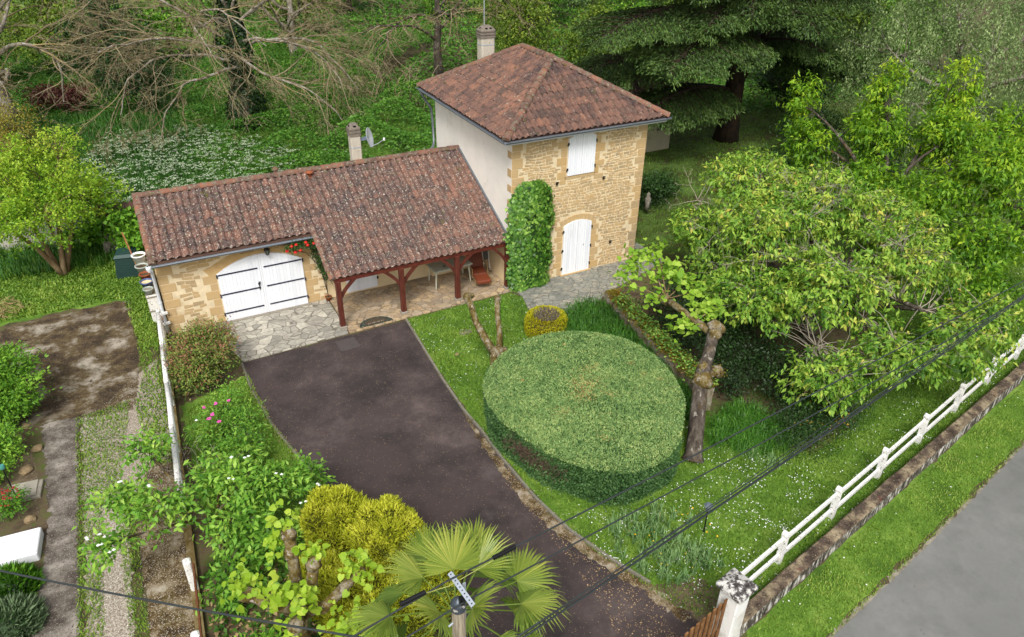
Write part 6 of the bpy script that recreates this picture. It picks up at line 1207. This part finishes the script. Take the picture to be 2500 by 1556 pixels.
wood(as_, (13.5, -4.2, 0), (13.6, -4.0, 2.0), B, C, M['bark'], .2, .25, 'trunk', None, .01)
we = thing('weeping_birch', (26, 1.5, 0), 'large pale grey green weeping tree filling the top right corner', 'tree')
B = [(22.0, 3.6, 5.5, 2.2, 2.4, 2.6), (25.2, 3.2, 6.2, 2.6, 2.6, 3.0), (24.5, .2, 5.2, 2.4, 2.2, 2.6), (28.0, .2, 6.4, 2.8, 2.8, 3.0), (23.0, 6.0, 5.0, 2.0, 2.0, 2.6), (28.0, -3.0, 5.2, 2.4, 2.2, 2.8), (24.5, 3.0, 8.4, 2.8, 2.8, 2.0), (30.5, -2, 5.5, 2.5, 2.5, 2.5), (21.5, 1.2, 3.6, 1.6, 1.6, 2.0)]
n = 2600; vol = np.array([b[3]*b[4]*b[5] for b in B]); cn = (n*vol/vol.sum()).astype(int); C = np.concatenate([ball(k, b[:3], b[3:6], .7, .4)[0] for b, k in zip(B, cn)]); C = C[(np.sin(C[:, 0]*1.5+np.sin(C[:, 1]*1.2)*1.5)*np.sin(C[:, 1]*1.4+C[:, 2]*1.1)) > -.45]; n = len(C); C0v = RG.normal(0, .13, n)
k = 22; t = np.tile(np.linspace(0, 1, k), n); st = np.repeat(RG.uniform(.6, 1.7, n), k); Q = np.repeat(C, k, 0)+np.column_stack([np.repeat(RG.normal(0, .25, n), k)*t, np.repeat(RG.normal(0, .25, n), k)*t, -st*t])+RG.normal(0, .07, (n*k, 3)); kq = Q[:, 2] > .3; Q = Q[kq]; lv_ = np.repeat(C0v, k)[kq]; m_ = len(Q)
cv = .48+.22*np.sin(Q[:, 0]*1.1+np.sin(Q[:, 2]*.9)*1.4)*np.sin(Q[:, 1]*1.3+1)
leaves('foliage', Q, RG.normal(0, .5, (m_, 3))+[0, 0, -1], RG.normal(0, .7, (m_, 3))+[0, -.4, .4], RG.uniform(.09, .17, m_), .065, np.clip(cv+lv_+RG.normal(0, .12, m_), 0, 1), L_['birch'], we)
wood(we, (26, 1.5, 0), (25.6, 1.8, 4.5), B, C, M['lichenbark'], .3, .08, 'trunk', None, .015)
cd = thing('cedar_tree', (18.7, 9.8, 0), 'huge dark cedar with a thick brown trunk and layered drooping branches behind the house', 'tree')
mb = MB(); mb.tube([(18.7, 9.8, 0), (18.75, 9.8, 1.2), (18.7, 9.8, 3.4), (18.9, 9.9, 6.5), (18.8, 9.8, 10), (18.8, 9.8, 15)], [.75, .55, .5, .42, .32, .1], 12)
mb.tube([(18.7, 9.8, 2.2), (18.0, 9.4, 4.0), (17.8, 9.3, 6.5), (17.9, 9.2, 11)], [.3, .24, .2, .1], 9); mb.tube([(18.8, 9.8, 3.0), (19.8, 9.4, 5.0), (20.1, 9.2, 11)], [.28, .22, .08], 9)
mb.build('trunk', M['darkbark'], cd, True)
Qs, Ds, Vs = [], [], []; br = MB()
def cedar_branch(z0, az, L, rise=.5, wfac=.42, v=.45, width=1.0):
    az = math.radians(az); d = np.array([math.sin(az), math.cos(az), 0.]); s_ = np.array([math.cos(az), -math.sin(az), 0.]); n = 16
    def pt(t): return np.array([18.75, 9.8, z0]) + d*L*t + np.array([0, 0, rise*math.sin(t*2.2)*1.0 - 1.6*t*t*L*.10])
    br.tube([tuple(pt(i/n)) for i in range(n+1)], [.17*(1-.88*i/n) for i in range(n+1)], 6)
    k = int(L*7)
    for i in range(k):
        t = .12+.88*(i+random.random())/k; sd_ = 1 if i % 2 else -1; w = L*wfac*width*(math.sin(min(1, t*1.05)*math.pi)**.7*.75+.12)*random.uniform(.6, 1.1)
        p = pt(t); e = p + s_*sd_*w + d*w*.45 - np.array([0, 0, w*.18+random.uniform(0, .15)])
        c = curve(p, e, .1, 5, .2); br.tube(c, [.035, .028, .02, .014, .006], 3, cap=False)
        m = int(26*w)+12; tt = RG.uniform(.0, 1, m)**.85; base_ = p + (e-p)*tt[:, None] + np.array([0, 0, .12])*(np.sin(tt*np.pi))[:, None]
        kk = 4; q = np.repeat(base_, kk, 0) + RG.normal(0, 1, (m*kk, 3))*[.13, .13, .05]; q[:, 2] -= np.abs(RG.normal(0, .10, m*kk))
        Qs.append(q); dd = (s_*sd_*.7+d*.6); Ds.append(dd+RG.normal(0, .45, (m*kk, 3))+[0, 0, -.5]); Vs.append(np.clip(v+random.uniform(-.1, .12)+np.repeat(tt, kk)*.22+RG.normal(0, .12, m*kk), 0, 1))
for z0, az, L, rs in ((3.0, 262, 8.5, 1.0), (4.3, 285, 9.5, 1.1), (5.4, 250, 9.0, 1.0), (5.2, 160, 5.5, .8), (4.4, 130, 6.5, .6), (4.0, 100, 6, .6), (5.9, 215, 6.8, 1.4), (7.4, 235, 7.5, 1.0), (6.2, 190, 5.5, 1.3), (6.6, 272, 9.5, .9), (6.9, 185, 6.0, .9), (7.2, 300, 9, .9), (7.5, 145, 6.0, .8), (7.9, 245, 7.5, .8), (8.3, 205, 6.0, .8), (8.4, 110, 6.5, .7), (9.0, 268, 8.5, .8), (9.4, 170, 5.5, .7), (9.8, 230, 6.5, .7), (10.3, 300, 8, .7), (10.6, 200, 5.5, .6), (5.8, 330, 7, .8), (7.0, 30, 6.5, .7), (5.0, 75, 6, .6), (9, 350, 7, .7), (10.5, 130, 5, .5), (11.2, 255, 6.5, .6), (2.6, 300, 7, .6)): cedar_branch(z0+random.uniform(-.4, .4), az+random.uniform(-8, 8), L*random.uniform(.85, 1.12), rs*random.uniform(.5, 2.2), random.uniform(.3, .5))
br.build('branches', M['darkbark'], cd)
Q = np.concatenate(Qs); D = np.concatenate(Ds); v = np.concatenate(Vs); m_ = len(Q)
leaves('foliage', Q, D, RG.normal(0, .45, (m_, 3))+[0, 0, 1], RG.uniform(.12, .24, m_), .05, v, L_['cedar'], cd)
# ---------------------------------------------------------------- bare lichen trees behind the garage
t1 = thing('bare_walnut', (-4.6, 23.2, 0), 'wide leafless tree with pale lichen covered limbs and an ivy clad trunk behind the garage', 'tree')
bare(t1, (-4.6, 23.2, 0), 6.0, .27, [(.55, 205, 15, 7.0), (.6, 235, 20, 8.5), (.7, 262, 25, 8.5), (.62, 180, 12, 7.5), (.75, 160, 18, 7.5), (.7, 140, 15, 8.0), (.8, 215, 35, 8.0), (.85, 190, 30, 8.5), (1, 240, 45, 7.5), (1, 170, 48, 7.5), (.9, 120, 30, 7), (.8, 280, 20, 7.5), (.9, 100, 35, 6), (1, 300, 40, 6), (1, 40, 50, 5)], M['lichenbark'], M['twig'], 4, .8, .42, .0105, 5, .8)
n = 5200; z = RG.uniform(0, 7.2, n); T = RG.uniform(0, 2*np.pi, n); rr = (.75+.25*np.sin(z*1.7)+.2*np.sin(T*3+z))*np.clip(1.15-z/14, .3, 1)*RG.uniform(.8, 1.05, n); P_ = np.column_stack([-4.6+rr*np.cos(T), 23.2+rr*np.sin(T), z]); O = np.column_stack([np.cos(T), np.sin(T), np.zeros(n)])
leaves('trunk_ivy', P_, O+RG.normal(0, .5, (n, 3))+[0, 0, -.8], O+RG.normal(0, .3, (n, 3))+[0, 0, .5], RG.uniform(.12, .22, n), .15, np.clip(.3+RG.normal(0, .2, n), 0, 1), L_['dark'], t1)
t2 = thing('bare_walnut', (10.3, 31, 0), 'leafless gnarled tree with dark knotty limbs directly behind the tall chimney', 'tree')
bare(t2, (9.5, 29, 0), 6.5, .34, [(.4, 235, 22, 6.5), (.5, 130, 18, 6.5), (.6, 270, 25, 7.0), (.65, 200, 20, 6), (.7, 110, 30, 6.5), (.8, 290, 35, 6), (.85, 170, 35, 6), (1, 220, 50, 6.5), (1, 60, 55, 6), (.9, 330, 40, 6), (1, 130, 60, 6)], M['bark'], M['twig'], 4, .8, .25, .012, 9, .78)
crown(t2, [(9.5, 29, 5.5, 1.5, 1.5, 1.6), (8, 27.5, 4.2, 1.6, 1.4, 1.2), (11, 28, 4.5, 1.4, 1.4, 1.2)], 60, 14, .16, .13, .6, L_['wood1'], base=.5, name='mistletoe')
t3 = thing('bare_walnut', (-15.5, 30, 0), 'leafless lichen grey tree with twisted limbs at the top left corner', 'tree')
bare(t3, (-16.5, 30, 0), 5.0, .4, [(.4, 180, 22, 6), (.5, 150, 15, 7), (.6, 210, 20, 6), (.7, 120, 30, 7), (.8, 170, 40, 6), (1, 90, 45, 7), (1, 200, 50, 6), (.9, 240, 35, 6), (.8, 60, 30, 6)], M['lichenbark'], M['twig'], 4, .85, .3, .013, 14, .75)
C = crown(t3, [(-16.5, 25.5, 4.4, 2.2, 2.2, 1.3), (-17, 29, 6, 3, 2.5, 1.6), (-14.5, 31, 4, 2, 2, 1.4)], 160, 14, .2, .13, .5, L_['wood1'], base=.7)
t4 = thing('bare_walnut', (1.5, 36, 0), 'leafless thicket tree with dense brown twigs at the top centre left', 'tree')
bare(t4, (1.0, 35, 0), 6.0, .35, [(.4, 200, 18, 7), (.5, 240, 20, 7.5), (.6, 160, 20, 7), (.7, 270, 30, 7), (.8, 130, 30, 7), (.9, 190, 40, 7), (1, 230, 50, 7), (1, 100, 45, 6), (.5, 215, 10, 8), (.9, 320, 40, 6)], M['lichenbark'], M['twig'], 4, .85, .35, .013, 21, .75)
t5 = thing('arching_thicket', (2.5, 22.5, 0), 'arching leafless briar stems rising from the brambles left of the tall chimney', 'thicket'); mb = MB()
for i in range(110):
    x, y = RG.normal(2.0, 2.2), RG.normal(24, 1.6); a = RG.uniform(0, 6.28); L = RG.uniform(1.5, 3.6); h = RG.uniform(1.2, 3.0)
    mb.tube([(x+math.cos(a)*L*t, y+math.sin(a)*L*t, h*math.sin(t*2.6)) for t in np.linspace(0, 1, 8)], [.018*(1-.8*t) for t in np.linspace(0, 1, 8)], 3, a=RG.random(), cap=False)
mb.build('stems', M['twig'], t5)
shrub('bronze_shrub', (-16.0, 21.5, 0), 'yellowish bronze leafy bush at the left edge above the lime green tree', 'shrub', [(-15.6, 20.8, 1.8, 1.5, 1.5, 1.4), (-16.2, 18.6, 1.4, 1.2, 1.4, 1.1), (-16.8, 22.8, 2.4, 1.3, 1.4, 1.2)], 330, 20, .2, .12, .5, L_['bronze'], base=.5, twigs=.5, wm='lichenbark', r0=.08)
shrub('plum_shrub', (-13.9, 31.0, 0), 'dark reddish purple shrub under the trees near the top left', 'shrub', [(-13.2, 30.5, .9, 1.3, 1.1, .8), (-14.6, 31.0, 1.0, 1.1, 1, .7)], 170, 22, .2, .14, .6, L_['plum'], base=.5)
BG = [('round', -10.5, 36, 1.15, 'dark'), ('round', -14, 42, 1.2, 'wood1'), ('round', -6.5, 43, 1.3, 'green'), ('round', -19, 38, 1.2, 'dark'), ('round', -9.5, 28.5, .8, 'dark'), ('round', -3, 33, .75, 'green'), ('round', -22, 33, 1.1, 'wood1'), ('round', 4, 48, 1.4, 'wood1'), ('round', -2, 58, 1.6, 'green'), ('round', -12, 58, 1.7, 'wood1'), ('round', 12, 58, 1.6, 'green'),
      ('round', 15.5, 27.5, 1.05, 'wood1'), ('round', 19.5, 24.5, 1.0, 'wood1'), ('round', 24, 27, 1.1, 'green'), ('round', 20, 38, 1.3, 'wood1'), ('round', 27, 44, 1.5, 'green'), ('round', 34, 32, 1.4, 'wood1'), ('round', 30, 18, 1.2, 'dark'), ('round', 38, 14, 1.4, 'green'), ('round', 26, 12, 1.0, 'dark'), ('round', 44, 22, 1.6, 'wood1'), ('round', 36, 2, 1.3, 'dark'), ('round', 20, 52, 1.6, 'green'), ('round', 36, 50, 1.8, 'wood1'), ('round', -20, 50, 1.6, 'dark'), ('round', -26, 44, 1.5, 'wood1'), ('round', 46, 38, 1.9, 'green')]
protos = {}; rest = {}
labs = {'dark': 'dark leafy tree in the woodland strip beyond the meadow', 'wood1': 'olive green leafy tree in the woodland strip beyond the meadow', 'green': 'mid green leafy tree in the woodland strip beyond the meadow'}
def proto(kind, x, y, s):
    t = thing('woodland_tree', (x, y, 0), labs[kind], 'tree', kind+' trees beyond the meadow'); t['group'] = {'dark': 'dark trees beyond the meadow', 'wood1': 'olive trees beyond the meadow', 'green': 'mid green trees beyond the meadow'}[kind]
    B = [(x, y, 2.9, 2.3, 2.1, 1.9), (x+1.3, y-.6, 2.1, 1.5, 1.5, 1.3), (x-1.4, y+.3, 2.2, 1.5, 1.5, 1.4), (x+.2, y+.2, 4.4, 1.3, 1.3, 1.1), (x-.3, y-1.3, 1.6, 1.5, 1.2, 1.1)]
    C = crown(t, B, 420, 17, .26, .2, .6, L_[kind], base=.5, droop=.3, clv=.2, topv=.2, name='crown'); wood(t, (x, y, 0), (x, y, 1.4), B, C, M['bark'], .17, .35, 'trunk', M['twig'], .014); return t
for kind, x, y, s, mt in BG:
    if mt not in protos: protos[mt] = proto(mt, x, y, s); protos[mt].scale = (s, s, s); continue
    p = protos[mt]; r = p.copy(); COL.objects.link(r); r.location = (x, y, 0); r.rotation_euler = (0, 0, random.uniform(0, 6.28)); r.scale = (s, s, s*random.uniform(.85, 1.15))
    for c in list(p.children):
        d = c.copy(); COL.objects.link(d); d.parent = r
ordn = ['first', 'second', 'third', 'fourth', 'fifth', 'sixth', 'seventh', 'eighth', 'ninth', 'tenth', 'eleventh', 'twelfth']
def sx(o): q = Vector(o.location) - camo.location; return q.dot(r2)/q.dot(f_)
for k_ in ('dark', 'wood1', 'green'):
    L3 = sorted([o for o in COL.objects if o.name.startswith('woodland_tree') and o.get('label') == labs[k_]], key=sx)
    for i, o in enumerate(L3): o['label'] = ordn[i]+' from the left of the '+{'dark': 'dark', 'wood1': 'olive green', 'green': 'mid green'}[k_]+' leafy trees beyond the meadow'
bpy.context.view_layer.update()
